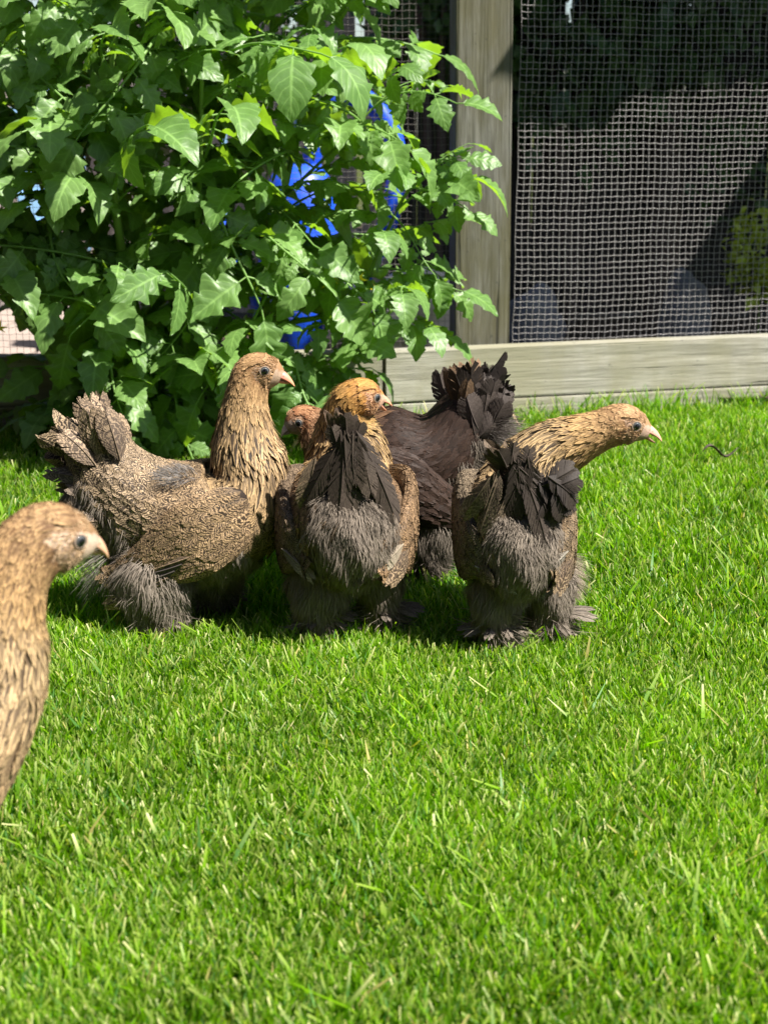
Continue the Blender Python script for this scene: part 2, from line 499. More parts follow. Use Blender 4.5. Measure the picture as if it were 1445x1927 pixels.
lump('stone', (0.88, 4.05, 0.10), (0.07, 0.10, 0.15), M['stone'], 'tall bluish grey stone behind the middle of the mesh', 'stone', 9)

# blue plastic watering can standing on the back bed
can = tag(empty('watering_can', (-0.235, 3.95, 0.02)), 'bright blue plastic can half hidden behind tomato leaves', 'watering can')
def lathe(prof, n=28):
    th = np.arange(n) / n * 2 * np.pi
    pr = np.array(prof)
    V = np.stack([pr[:, :1] * np.cos(th), pr[:, :1] * np.sin(th), np.repeat(pr[:, 1:2], n, 1)], -1).reshape(-1, 3)
    i = np.arange(len(pr) * n).reshape(len(pr), n)
    Q = np.stack([i[:-1], np.roll(i[:-1], -1, 1), np.roll(i[1:], -1, 1), i[1:]], -1).reshape(-1, 4)
    return V, Q
V, Q = lathe([(0.001, 0), (0.085, 0), (0.095, 0.02), (0.095, 0.21), (0.088, 0.225), (0.092, 0.24), (0.07, 0.30), (0.045, 0.33), (0.040, 0.33), (0.06, 0.295), (0.001, 0.28)])
V = V * np.array([1, 1, 1.25])
o = link('can_body', npmesh('can_body', V, Q), M['blue'], can); o.location = (0, 0, 0.0)
V, Q = tubes(resample([(0.02, 0, 0.40), (0.06, -0.01, 0.52), (0.13, -0.02, 0.55), (0.20, -0.02, 0.47), (0.20, -0.02, 0.33), (0.15, -0.01, 0.20), (0.09, 0, 0.12)], 40), 0.022, 10)
link('handle', npmesh('handle', V, Q), M['blue'], can)
V, Q = tubes(resample([(-0.08, 0, 0.08), (-0.16, 0, 0.25), (-0.24, 0, 0.42)], 20), np.linspace(0.024, 0.014, 20), 10)
link('spout', npmesh('spout', V, Q), M['blue'], can)

can.scale = (1.3, 1.3, 1.3)

# shrubs and trees in the shade
def leaf_cloud(n, centre, rad, size, seed, shell=0.35):
    g = np.random.default_rng(seed)
    d = norm(g.normal(size=(n, 3))); rr = (shell + (1 - shell) * g.random((n, 1)) ** 0.5)
    cl = norm(g.normal(size=(24, 3))) * np.array(rad) * 0.75
    P = cl[g.integers(0, 24, n)] + d * rr * np.array(rad) * 0.42
    P = P + np.array(centre)
    A = norm(g.normal(size=(n, 3)) + np.array([0, -0.3, -0.5])); up = norm(g.normal(size=(n, 3)) + np.array([0, 0, 1.2]))
    B = norm(np.cross(up, A)); N = np.cross(A, B)
    s = size * g.uniform(0.6, 1.3, (n, 1)); wd = 0.36
    pts = [P, P + A * s * .45 + B * s * wd + N * s * .08, P + A * s * .5 - N * s * .03, P + A * s * .45 - B * s * wd + N * s * .08, P + A * s - N * s * .12]
    V = np.stack(pts, 1).reshape(-1, 3)
    uv = np.tile(np.array([[0, 0], [1, .45], [0, .5], [-1, .45], [0, 1.0]]), (n, 1))
    b = np.arange(n)[:, None] * 5
    F = np.concatenate([b + np.array([0, 2, 1]), b + np.array([0, 3, 2]), b + np.array([1, 2, 4]), b + np.array([2, 3, 4])])
    return V, F, uv

def shrub(name, base, h, rad, n, size, m, label, cat, seed, trunk_r=0.015, crown_z=None, group=None, kids=('stem', 'foliage')):
    root = tag(empty(name, base), label, cat, group)
    r = random.Random(seed)
    cz = crown_z if crown_z else h * 0.6
    for q in range(3):
        e = (r.uniform(-.5, .5) * rad[0], r.uniform(-.5, .5) * rad[1], cz + r.uniform(0, .4) * rad[2])
        V, Q = tubes(resample([(0, 0, -0.02), (e[0] * .2 + r.uniform(-.02, .02), e[1] * .2, cz * .4), (e[0] * .5, e[1] * .5, cz * .75), e], 16), np.linspace(trunk_r, trunk_r * .3, 16), 8)
        link(kids[0], npmesh(kids[0], V, Q), M['bark'], root)
    V, F, uv = leaf_cloud(n, (0, 0, cz), rad, size, seed)
    tag(link(kids[1], npmesh(kids[1], V, F, uv=uv), m, root), kind='stuff')
G = 'shrubs in the shade behind the mesh'
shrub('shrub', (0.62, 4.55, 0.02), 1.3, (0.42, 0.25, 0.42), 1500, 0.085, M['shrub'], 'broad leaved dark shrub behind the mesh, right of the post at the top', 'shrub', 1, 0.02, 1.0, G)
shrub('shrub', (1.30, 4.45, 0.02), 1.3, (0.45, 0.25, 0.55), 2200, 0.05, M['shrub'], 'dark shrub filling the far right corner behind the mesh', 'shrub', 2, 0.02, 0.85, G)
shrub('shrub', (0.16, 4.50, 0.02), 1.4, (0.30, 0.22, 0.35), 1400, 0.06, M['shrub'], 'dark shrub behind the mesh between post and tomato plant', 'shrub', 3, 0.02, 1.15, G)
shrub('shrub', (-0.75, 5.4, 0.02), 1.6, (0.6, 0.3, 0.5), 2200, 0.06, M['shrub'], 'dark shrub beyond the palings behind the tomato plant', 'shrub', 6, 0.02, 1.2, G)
shrub('lime_shrub', (1.05, 3.86, 0.02), 0.5, (0.10, 0.08, 0.13), 500, 0.028, M['lime'], 'small leaved yellow green shrub at the right edge behind the mesh', 'shrub', 4, 0.008, 0.30)
# young tree whose trunk shows dimly behind the mesh
tr = tag(empty('tree', (0.92, 4.62, 0)), 'dim grey brown trunk of a tree behind the mesh', 'tree')
V, Q = tubes(resample([(0, 0, 0), (0.01, 0, 0.6), (-0.03, 0, 1.2), (0.02, 0, 1.85), (0.0, 0, 2.6)], 30), np.linspace(0.055, 0.035, 30), 12)
link('trunk', npmesh('trunk', V, Q), M['bark'], tr)
V, F, uv = leaf_cloud(4000, (0, 0, 2.9), (0.9, 0.8, 0.6), 0.09, 22)
tag(link('crown', npmesh('crown', V, F, uv=uv), M['shrub'], tr), kind='stuff')
for q, (x, z, lab) in enumerate([(1.035, 0.215, 'single bright yellow green leaf at the right edge behind the mesh')]):
    root = empty('yellow_leaf', (x, 3.80, z))
    V, F, uv = leaf_cloud(3, (0, 0, 0), (0.012, 0.012, 0.02), 0.06, 31)
    o = link('leaf_blade', npmesh('leaf_blade', V, F, uv=uv), M['lime'], root)
    V, Q = tubes(np.array([(0, 0, -z + 0.02), (0.005, 0, -z * .5), (0, 0, 0.0)]), 0.002, 5)
    link('stalk', npmesh('stalk', V, Q), M['stem'], root)
    tag(root, lab, 'seedling')

#%%GRASS
# ------------------------------------------------------------------ grass blades
def grass(n, xr, yr, h, w, seed, keep=None, lean=0.35, pal=None, dry=0.05):
    g = np.random.default_rng(seed)
    y = g.uniform(*yr, n); x = g.uniform(-1, 1, n) * (xr[0] + xr[1] * y)
    m = y < (bed_line(x) - 0.003)
    x, y = x[m], y[m]; n = len(x)
    # patchy height
    pat = 0.5 + 0.5 * np.sin(x * 9 + 2 * np.sin(y * 7)) * np.sin(y * 11 + 1.5 * np.sin(x * 13))
    H = g.uniform(*h, n) * (0.85 + 0.3 * pat); W = g.uniform(*w, n)
    a = g.uniform(0, 2 * np.pi, n); la = g.uniform(0, 2 * np.pi, n)
    ln = np.abs(g.normal(0, lean, n)) + 0.05
    cur = g.uniform(0.0, 0.5, n)
    side = np.stack([np.cos(a), np.sin(a), 0 * a], -1) * W[:, None] / 2
    D = np.stack([np.cos(la), np.sin(la), 0 * la], -1)
    P0 = np.stack([x, y, np.full(n, -0.01)], -1)
    up = np.array([0, 0, 1.0])
    hh = H[:, None]; l = ln[:, None]; c = cur[:, None]
    P1 = P0 + up * hh * .55 + D * hh * l * .35
    P2 = P0 + up * hh * (1 - .15 * c) + D * hh * (l * .85 + c * .45)
    cut = (g.random(n) < 0.5)
    tw = np.where(cut, 0.55, 0.12)[:, None]
    V = np.stack([P0 - side * .8, P0 + side * .8, P1 - side, P1 + side, P2 - side * tw, P2 + side * tw], 1).reshape(-1, 3)
    b = np.arange(n)[:, None] * 6
    Q = np.concatenate([b + np.array([0, 1, 3, 2]), b + np.array([2, 3, 5, 4])])
    t = g.random((n, 1)); t2 = g.random((n, 1))
    c0 = np.array([0.034, 0.105, 0.002]); c1 = np.array([0.185, 0.365, 0.004]); c2 = np.array([0.09, 0.21, 0.05])
    C = c0 + (c1 - c0) * (0.65 * t + 0.35 * pat[:, None])
    C = np.where(t2 > 0.88, c2 * (0.8 + 0.4 * t), C)
    isdry = g.random((n, 1)) < dry
    C = np.where(isdry, np.array([0.44, 0.37, 0.14]) * (0.6 + 0.5 * t), C)
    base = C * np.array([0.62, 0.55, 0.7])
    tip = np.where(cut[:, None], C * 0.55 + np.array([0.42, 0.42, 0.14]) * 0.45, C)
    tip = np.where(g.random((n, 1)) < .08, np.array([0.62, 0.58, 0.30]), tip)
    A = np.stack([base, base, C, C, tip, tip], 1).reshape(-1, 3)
    A = np.concatenate([A, np.ones((len(A), 1))], 1)
    return V, Q, A
parts = [grass(158000, (0.12, 0.32), (0.6, 1.75), (0.017, 0.036), (0.0014, 0.0033), 11, lean=0.28, dry=0.018),
         grass(105000, (0.12, 0.32), (1.75, 3.5), (0.017, 0.034), (0.0018, 0.0034), 12, dry=0.015),
         grass(3000, (0.14, 0.33), (0.55, 2.4), (0.032, 0.055), (0.003, 0.0048), 13, lean=0.6, dry=0.03),
         grass(220, (0.14, 0.33), (0.55, 3.2), (0.022, 0.04), (0.002, 0.0035), 14, lean=1.4, dry=0.8)]
# ragged taller tufts along the foot of the edging
g = np.random.default_rng(4)
V, Q, A = grass(26000, (0.3, 0.40), (2.6, 3.5), (0.035, 0.075), (0.002, 0.0034), 15, lean=0.45, dry=0.03)
cx = V.reshape(-1, 6, 3)
d = bed_line(cx[:, 0, 0]) - cx[:, 0, 1]
dens = np.where(np.sin(cx[:, 0, 0] * 14) + np.sin(cx[:, 0, 0] * 31) > 0.2, 0.10, 0.03)
k_ = d < dens
nk = int(k_.sum())
b = np.arange(nk)[:, None] * 6
parts.append((cx[k_].reshape(-1, 3), np.concatenate([b + np.array([0, 1, 3, 2]), b + np.array([2, 3, 5, 4])]), A.reshape(-1, 6, 4)[k_].reshape(-1, 4)))
off = 0; VV = []; QQ = []; AA = []
for V, Q, A in parts:
    VV.append(V); QQ.append(Q + off); AA.append(A); off += len(V)
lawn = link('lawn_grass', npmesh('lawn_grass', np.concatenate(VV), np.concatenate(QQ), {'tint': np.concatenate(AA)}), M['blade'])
tag(lawn, 'bright green mown lawn grass with a few straw coloured blades', 'grass', kind='stuff')
#%%PLANT
# ------------------------------------------------------------------ tomato plant
def leaflet(Lf, Wf, g, nr=20):
    t = np.linspace(0, 1, nr)
    shape = np.sin(np.pi * np.clip(t, 0, 1) ** 0.72) ** 0.85 * (1 - 0.25 * t)
    cols = np.array([-1, -0.5, 0, 0.5, 1.0])
    pts = np.zeros((nr, 5, 3)); uv = np.zeros((nr, 5, 2))
    droop = g.uniform(0.15, 0.75); fold = g.uniform(0.05, 0.7); tw = g.uniform(-0.35, 0.35); nl = g.uniform(3.0, 4.8)
    for s in (0, 1):
        ph = g.uniform(0, 1)
        saw = np.mod(t * nl + ph, 1.0)
        lob = 1 - (0.50 * g.uniform(0.5, 1.35)) * saw ** 1.3 * np.clip(1.25 - t, 0, 1) + g.normal(0, 0.07, nr)
        for c in ((0, 1) if s == 0 else (3, 4)):
            a = cols[c]
            f = lob if abs(a) == 1 else 0.5 + 0.5 * lob
            wv = Wf * shape * a * f
            sweep = 0.06 * Lf * abs(a) * np.sin(np.pi * t)
            puck = 0.020 * Lf * np.sin(2 * np.pi * (t * nl + ph) + 0.7) * (1 if abs(a) == .5 else -.6)
            pts[:, c] = np.stack([t * Lf + sweep, wv, fold * np.abs(wv) + puck - (0.25 * Wf * shape * (abs(a) == 1)) * 0.5], -1)
            uv[:, c] = np.stack([np.full(nr, a), t], -1)
    pts[:, 2] = np.stack([t * Lf, 0 * t, 0 * t], -1); uv[:, 2] = np.stack([0 * t, t], -1)
    ang = tw * t[:, None]
    y, z = pts[..., 1].copy(), pts[..., 2].copy()
    pts[..., 1] = y * np.cos(ang) - z * np.sin(ang); pts[..., 2] = y * np.sin(ang) + z * np.cos(ang)
    # bend down along the length
    th = -droop * 2.0 * (pts[..., 0] / Lf)
    x = pts[..., 0].copy()
    pts[..., 0] = x * np.cos(th * 0.5); pts[..., 2] += x * np.sin(th * 0.5)
    i = np.arange(nr * 5).reshape(nr, 5)
    Q = np.stack([i[:-1, :-1], i[1:, :-1], i[1:, 1:], i[:-1, 1:]], -1).reshape(-1, 4)
    return pts.reshape(-1, 3), Q, uv.reshape(-1, 2)

def rotm(ax, a): return np.array(Matrix.Rotation(a, 3, ax))

def compound_leaf(seed):
    g = np.random.default_rng(seed)
    Rl = g.uniform(0.13, 0.20)
    n = 24
    s = np.linspace(0, 1, n)
    sag = g.uniform(0.15, 0.6)
    P = np.stack([Rl * s, 0.02 * np.sin(s * 3 + g.uniform(0, 6)) * s, 0.06 * s - sag * Rl * s ** 2], -1)
    V, Q = tubes(P, np.linspace(0.0026, 0.0011, n), 6)
    VV = [V]; QQ = [Q]; UU = [np.zeros((len(V), 2))]; off = len(V)
    def add(pos, yaw, pitch, roll, Lf, Wf):
        nonlocal off
        v, q, u = leaflet(Lf, Wf, g)
        m = rotm('Z', yaw) @ rotm('Y', pitch) @ rotm('X', roll)
        st = 0.16 * Lf
        a = np.array([0, 0, 0.0]); b = np.array([st, 0, 0])
        sv, sq = tubes(np.linspace(a, b, 3) @ m.T + pos, 0.0011, 5)
        VV.append(sv); QQ.append(sq + off); UU.append(np.zeros((len(sv), 2))); off += len(sv)
        VV.append((v + b) @ m.T + pos); QQ.append(q + off); UU.append(u); off += len(v)
    big = g.uniform(0.070, 0.098)
    add(P[-1], 0, g.uniform(0.1, 0.7), g.uniform(-.3, .3), big, big * g.uniform(0.33, 0.45))
    for k, tpos in enumerate((0.80, 0.56, 0.34)):
        p = P[int(tpos * (n - 1))]
        for sd in (-1, 1):
            l = big * (0.92 - 0.14 * k) * g.uniform(0.8, 1.1)
            add(p, sd * g.uniform(0.85, 1.25), g.uniform(0.0, 0.65), sd * g.uniform(-0.5, 0.3), l, l * g.uniform(0.33, 0.45))
    for tpos in (0.68, 0.45):
        p = P[int(tpos * (n - 1))]
        for sd in (-1, 1):
            l = big * g.uniform(0.22, 0.36)
            add(p, sd * g.uniform(1.0, 1.5), g.uniform(-.2, 0.5), 0, l, l * 0.42)
    me = npmesh('tomato_leaf', np.concatenate(VV), np.concatenate(QQ), uv=np.concatenate(UU))
    me.materials.append(M['leaf'])
    return me

plant = tag(empty('tomato_plant', (-0.42, 2.93, 0)), 'big bushy tomato plant with sunlit green leaves and yellow flowers', 'tomato plant')
PO = np.array([-0.42, 2.93, 0.0])
leafmeshes = [compound_leaf(100 + q) for q in range(18)]
nleaf = 0
def put_leaf(p, d, up, s=1.0, mi=None):
    global nleaf
    d = Vector(d).normalized(); up = Vector(up)
    y = up.cross(d).normalized(); z = d.cross(y)
    m = Matrix((d, y, z)).transposed().to_4x4() @ Matrix.Scale(s, 4)
    m.translation = Vector(p) - Vector(PO)
    o = bpy.data.objects.new('leaf', leafmeshes[(nleaf if mi is None else mi) % len(leafmeshes)])
    col.objects.link(o); o.parent = plant; o.matrix_local = m
    nleaf += 1

# stems: world-space control points, radius at the base
stems = [
    ([(-0.46, 2.93, 0), (-0.51, 2.84, .28), (-0.53, 2.76, .52), (-0.52, 2.76, .78), (-0.48, 2.80, 1.02), (-0.46, 2.9, 1.28)], .0115),
    ([(-0.49, 2.94, 0), (-0.58, 2.92, .30), (-0.62, 2.9, .58), (-0.66, 2.9, .85), (-0.70, 2.9, 1.15)], .009),
    ([(-0.42, 2.95, 0), (-0.36, 2.96, .30), (-0.30, 2.96, .60), (-0.23, 2.96, .85), (-0.20, 2.95, 1.20)], .0095),
    ([(-0.38, 2.93, 0), (-0.27, 2.93, .26), (-0.21, 2.95, .52), (-0.155, 2.97, .80), (-0.14, 2.98, 1.15)], .0085),
    ([(-0.40, 2.92, 0), (-0.42, 2.86, .22), (-0.38, 2.82, .44), (-0.36, 2.80, .66), (-0.35, 2.82, .92), (-0.33, 2.85, 1.12)], .008),
    ([(-0.52, 2.93, 0), (-0.72, 2.90, .22), (-0.86, 2.88, .46), (-0.95, 2.88, .75), (-0.99, 2.9, 1.05)], .009),
    ([(-0.50, 2.92, 0), (-0.66, 2.84, .18), (-0.78, 2.80, .34), (-0.84, 2.78, .52)], .007),
    # arching branches to the right, towards and over the post
    ([(-0.33, 2.94, .08), (-0.22, 2.90, .245), (-0.13, 2.89, .278), (-0.05, 2.88, .33), (0.00, 2.87, .44), (0.045, 2.86, .53), (0.09, 2.86, .566)], .0075),
    ([(-0.30, 2.95, .05), (-0.20, 2.90, .14), (-0.09, 2.86, .20), (0.01, 2.84, .29), (0.06, 2.84, .33)], .006),
    ([(-0.28, 2.94, .03), (-0.19, 2.88, .07), (-0.13, 2.86, .13), (-0.09, 2.85, .19)], .006),
    ([(-0.155, 2.97, .80), (-0.06, 2.92, .91), (0.02, 2.90, .95), (0.09, 2.90, .93)], .004),
    ([(-0.21, 2.95, .52), (-0.10, 2.90, .62), (-0.02, 2.88, .70), (0.03, 2.88, .74)], .004),
]
sun3 = np.array(SUN)
rl = np.random.default_rng(21)
for si, (pts, r0) in enumerate(stems):
    P = resample(pts, 44)
    V, Q = tubes(P - PO, np.linspace(r0, r0 * 0.35, 44) * (1 + 0.05 * np.sin(np.arange(44) * 1.9)), 9)
    link('stem', npmesh('stem', V, Q), M['stem'], plant)
    Ls = np.linalg.norm(np.diff(P, axis=0), axis=1).sum()
    nn = max(5, int(Ls / 0.036))
    ph = rl.uniform(0, 6)
    for j in range(nn):
        f = (j + 1) / nn
        if f * Ls < 0.09 and si < 7: continue
        if P[min(43, int(f * 43))][0] < -0.62 and P[min(43, int(f * 43))][2] < 0.30: continue
        i = min(43, int(f * 43))
        a = ph + j * 2.4 + rl.normal(0, .3)
        out = np.array([math.cos(a), math.sin(a) * 0.75 - 0.30, 0.25 + rl.uniform(-.35, .35)])
        sc = rl.uniform(0.9, 1.45) * (0.62 if f > 0.9 else 1.0)
        if si >= 7: sc *= 0.78
        put_leaf(P[i], out, np.array([0, -0.35, 1.0]) + rl.normal(0, .30, 3), sc)
# extra leaves that hang in front, towards the camera
for (x, y, z, dx, dz, s) in [(-0.34, 2.78, .56, .2, -.55, 1.25), (-0.43, 2.80, .22, .15, -.9, 1.2), (-0.20, 2.80, .235, .25, -.6, 1.05),
                             (0.05, 2.85, .545, .9, -.35, .90), (0.075, 2.86, .56, .8, .25, .75), (0.015, 2.86, .49, .55, -.75, .85),
                             (-0.01, 2.86, .38, .95, -.15, .9), (0.03, 2.85, .40, .95, -.50, .8), 
                             (-0.55, 2.78, .32, .1, -.9, 1.05), (-0.60, 2.78, .60, -.9, .1, 1.1),
                             (-0.28, 2.80, .50, .5, -.5, 1.0), (-0.16, 2.82, .42, .5, -.5, 1.0), (-0.12, 2.86, .66, .8, -.2, .95),
                             (-0.24, 2.80, .33, -.3, -.5, 1.0), (-0.33, 2.80, .38, -.4, -.5, 1.0), (-0.47, 2.80, .45, -.3, -.5, 1.05),
                             (-0.30, 2.80, .80, .4, .0, 1.1), (-0.42, 2.80, .85, -.2, -.3, 1.2), (-0.55, 2.80, .88, -.6, -.2, 1.1),
                             (-0.75, 2.80, .82, .4, -.3, 1.1), (-0.68, 2.80, .50, .3, -.6, 1.1), (-0.80, 2.80, .66, -.2, -.6, 1.1)]:
    put_leaf((x, y, z), (dx, -0.35, dz), (0.1 + rl.normal(0, .15), -0.7, 0.8 + 0.3 * (dz > -.5)), s * (1.3 if x < -.1 else 1.05))

# deep foliage at the back of the plant, too tangled to tell apart
src = []
for me in leafmeshes[:8]:
    co = np.empty(len(me.vertices) * 3, np.float32); me.vertices.foreach_get('co', co)
    vi = np.empty(len(me.loops), np.int32); me.loops.foreach_get('vertex_index', vi)
    uvl = np.empty(len(me.loops) * 2, np.float32); me.uv_layers[0].data.foreach_get('uv', uvl)
    uvv = np.zeros((len(me.vertices), 2), np.float32); uvv[vi] = uvl.reshape(-1, 2)
    src.append((co.reshape(-1, 3), vi.reshape(-1, 4), uvv))
VV = []; QQ = []; UU = []; off = 0
for q in range(75):
    v, f_, u_ = src[q % 8]
    pos = np.array([rl.uniform(-1.02, -0.06), rl.uniform(2.93, 3.03), rl.uniform(.30, 1.12)])
    if pos[0] > -.32 and pos[2] < .80: pos[0] -= .36
    a = rl.uniform(0, 2 * np.pi); d = Vector((math.cos(a), -.35, rl.uniform(-.6, .4))).normalized()
    y_ = Vector((0, -.3, 1)).cross(d).normalized(); m_ = np.array([d, y_, d.cross(y_)]).T * rl.uniform(1.0, 1.5)
    VV.append(v @ m_.T + pos - PO); QQ.append(f_ + off); UU.append(u_); off += len(v)
tag(link('back_foliage', npmesh('back_foliage', np.concatenate(VV), np.concatenate(QQ), uv=np.concatenate(UU)), M['leaf'], plant), kind='stuff')

# flowers
def flower(p, seed):
    r = random.Random(seed)
    V = [(0, 0, 0)]; F = []
    for q in range(5):
        a = q * 2 * math.pi / 5 + r.uniform(-.1, .1)
        c, s_ = math.cos(a), math.sin(a); b = len(V)
        V += [(c * .004 - s_ * .0028, s_ * .004 + c * .0028, -.001), (c * .004 + s_ * .0028, s_ * .004 - c * .0028, -.001), (c * .013, s_ * .013, .004)]
        F += [(0, b, b + 1), (b, b + 2, b + 1)]
    tv, tq = tubes(np.array([(0, 0, 0), (0, 0, -.005), (0, 0, -.010)]), np.array([.0022, .002, .0006]), 6)
    o = link('flower', npmesh('flower', np.concatenate([np.array(V), tv]), [np.array(F), tq + len(V)]), M['yellow'], plant)
    o.location = Vector(p) - Vector(PO); o.rotation_euler = (R(r.uniform(40, 110)), R(r.uniform(-40, 40)), r.uniform(0, 6))
    o.scale = (1.25,) * 3
for q, p in enumerate([(-0.128, 2.80, .372), (-0.112, 2.80, .380), (-0.105, 2.79, .362), (-0.098, 2.80, .352), (-0.12, 2.80, .356), (-0.05, 2.84, .36), (-0.02, 2.84, .34), (-0.78, 2.78, .27), (-0.10, 2.79, .372)]):
    flower(p, q)
V, Q = tubes(resample(np.array([(-0.06, 2.87, .32), (-0.09, 2.83, .36), (-0.11, 2.80, .385), (-0.105, 2.795, .36)]) - PO, 14), .0012, 5)
link('flower_stalk', npmesh('flower_stalk', V, Q), M['stem'], plant)

# dry canes and small litter
for q, (a, b, lab) in enumerate([((-0.20, 2.80, 0.0), (-0.115, 2.98, .125), 'dry pale cane leaning on the edging between the two left chickens'),
                                 ((-0.63, 2.80, 0.0), (-0.54, 2.98, .135), 'dry pale cane leaning on the edging above the left tail')]):
    V, Q = tubes(np.linspace(np.array(a), np.array(b), 12) + np.random.default_rng(q).normal(0, .0008, (12, 3)) - np.array(a), np.linspace(.0035, .002, 12), 6)
    tag(link('dry_cane', npmesh('dry_cane', V, Q), M['twig'], None, a), lab, 'cane', 'dry canes')
def curled_leaf(name, p, L, W, rz, label, m):
    t = np.linspace(0, 1, 12); a = np.linspace(-1, 1, 5)
    T, A_ = np.meshgrid(t, a, indexing='ij')
    w = W * np.sin(np.pi * T ** .8) ** .7
    V = np.stack([T * L, A_ * w, .012 * np.sin(T * 7) + .7 * np.abs(A_) * w], -1).reshape(-1, 3)
    i = np.arange(60).reshape(12, 5)
    Q = np.stack([i[:-1, :-1], i[1:, :-1], i[1:, 1:], i[:-1, 1:]], -1).reshape(-1, 4)
    o = link(name, npmesh(name, V, Q), m, None, p); o.rotation_euler = (0, 0, rz)
    o.modifiers.new('thickness', 'SOLIDIFY').thickness = 0.0006
    tag(o, label, 'dead leaf')

print('leaves', nleaf)
#%%BIRDS
# ------------------------------------------------------------------ chickens
def Z(l, w, li, pen, da, hk, la): return (l, w, 0) + tuple(li) + (pen,) + tuple(da) + (hk, la)
class Loft:
    """spine rows: (x,y,z, half width, half height above, below, (normal hint), zone)"""
    def __init__(s, rows, zones=None, m=320):
        base = np.array([list(r[:6]) + list(r[6]) for r in rows], float)
        s.n = len(rows)
        D = resample(base, m)
        s.u = np.linspace(0, s.n - 1, m)
        s.C = D[:, :3]; s.w = np.maximum(D[:, 3], .001); s.ht = np.maximum(D[:, 4], .001); s.hb = np.maximum(D[:, 5], .001)
        s.T = norm(np.gradient(s.C, axis=0))
        N = D[:, 6:9]; s.L = norm(np.cross(N, s.T)); s.N = np.cross(s.T, s.L)
        if zones:
            Z = np.array([zones[r[7]] for r in rows], float)
            s.Z = np.stack([np.interp(s.u, np.arange(s.n), Z[:, c]) for c in range(Z.shape[1])], 1)
    def idx(s, u): return np.clip(u / (s.n - 1), 0, 1) * (len(s.u) - 1)
    def at(s, A, u):
        f = s.idx(u); i = np.clip(f.astype(int), 0, len(s.u) - 2); t = f - i
        if A.ndim == 1: return A[i] * (1 - t) + A[i + 1] * t
        return A[i] * (1 - t)[..., None] + A[i + 1] * t[..., None]
    def S(s, u, th):
        u = np.asarray(u, float); th = np.asarray(th, float)
        sn = np.sin(th)
        h = np.where(sn > 0, s.at(s.ht, u), s.at(s.hb, u))
        P = s.at(s.C, u) + s.at(s.L, u) * (s.at(s.w, u) * np.cos(th))[..., None] + s.at(s.N, u) * (h * sn)[..., None]
        ex = np.minimum(u, 0)[..., None]       # beyond the tail end: run straight on
        return P + s.T[0] * ex * np.linalg.norm(s.C[1] - s.C[0]) / (s.u[1] - s.u[0])
    def frame(s, u, th):
        e = 0.02; f = 0.03
        du = (s.S(u + e, th) - s.S(u - e, th)) / (2 * e); dv = (s.S(u, th + f) - s.S(u, th - f)) / (2 * f)
        n = norm(np.cross(dv, du)); c = s.at(s.C, u); p = s.S(u, th)
        sg = np.sign((n * (p - c)).sum(-1, keepdims=True)); sg[sg == 0] = 1
        return p, du, dv, n * sg
    def solid(s, nu=70, nv=28, u0=0.0, u1=None):
        u1 = s.n - 1 if u1 is None else u1
        U, TH = np.meshgrid(np.linspace(u0, u1, nu), np.arange(nv) / nv * 2 * np.pi, indexing='ij')
        V = s.S(U, TH).reshape(-1, 3); i = np.arange(nu * nv).reshape(nu, nv)
        Q = np.stack([i[:-1], i[1:], np.roll(i[1:], -1, 1), np.roll(i[:-1], -1, 1)], -1).reshape(-1, 4)
        c0, c1 = len(V), len(V) + 1
        V = np.concatenate([V, [s.S(np.array([u0]), np.array([0.]))[0] * .5 + s.S(np.array([u0]), np.array([np.pi]))[0] * .5],
                            [s.S(np.array([u1]), np.array([0.]))[0] * .5 + s.S(np.array([u1]), np.array([np.pi]))[0] * .5]])
        T1 = np.stack([np.full(nv, c0), i[0], np.roll(i[0], -1)], -1)
        T2 = np.stack([np.full(nv, c1), np.roll(i[-1], -1), i[-1]], -1)
        return V, [Q, np.concatenate([T1, T2])]

def lattice(L, u0, u1, along, around, g):
    """staggered rows of roots over the loft between u0 and u1"""
    U = []; TH = []; u = u0; k = 0
    while u < u1:
        uu = np.array([u]); i = int(L.idx(uu)[0])
        sp = np.linalg.norm(L.C[min(i + 1, len(L.u) - 1)] - L.C[max(i - 1, 0)]) / (L.u[min(i + 1, len(L.u) - 1)] - L.u[max(i - 1, 0)])
        per = 2 * np.pi * math.sqrt((L.w[i] ** 2 + (0.5 * (L.ht[i] + L.hb[i])) ** 2) / 2)
        zz = L.Z[i]
        n = max(5, int(per / (zz[1] * around)))
        th = (np.arange(n) + 0.5 * (k % 2)) / n * 2 * np.pi + g.normal(0, 0.22 / n * 2 * np.pi, n)
        U.append(u + g.normal(0, 0.25 * along * zz[0] / max(sp, 1e-3), n)); TH.append(th)
        u += max(along * zz[0] / max(sp, 1e-3), 0.006); k += 1
    return np.concatenate(U), np.mod(np.concatenate(TH), 2 * np.pi)

RT = np.array([0, .28, .55, .78, .93, 1.0])
OVAL = np.array([.35, .85, 1.0, .88, .55, .12])
LANCE = np.array([.45, .95, .95, .62, .30, .05])
CA = np.array([-1, 0, 1.0])

NB = 11                                             # barbs a side
def barb_grid(m=NB):
    """shared layout of one feather: along t, side a (unit), order of quads"""
    t = []; a = []
    for sd in (-1, 1):
        for k in range(m):
            t0 = k / m * .86
            t += [t0, t0 + 1.9 / m, min(t0 + .20 + 1.6 / m, 1.0), min(t0 + .20, .985)]
            a += [0, 0, sd, sd]
    return np.array(t), np.array(a, float)
BT, BA = barb_grid()
def prof_at(t, lance):
    o = np.interp(t, RT, OVAL)[None]; l = np.interp(t, RT, LANCE)[None]
    return o * (1 - lance[:, None]) + l * lance[:, None]

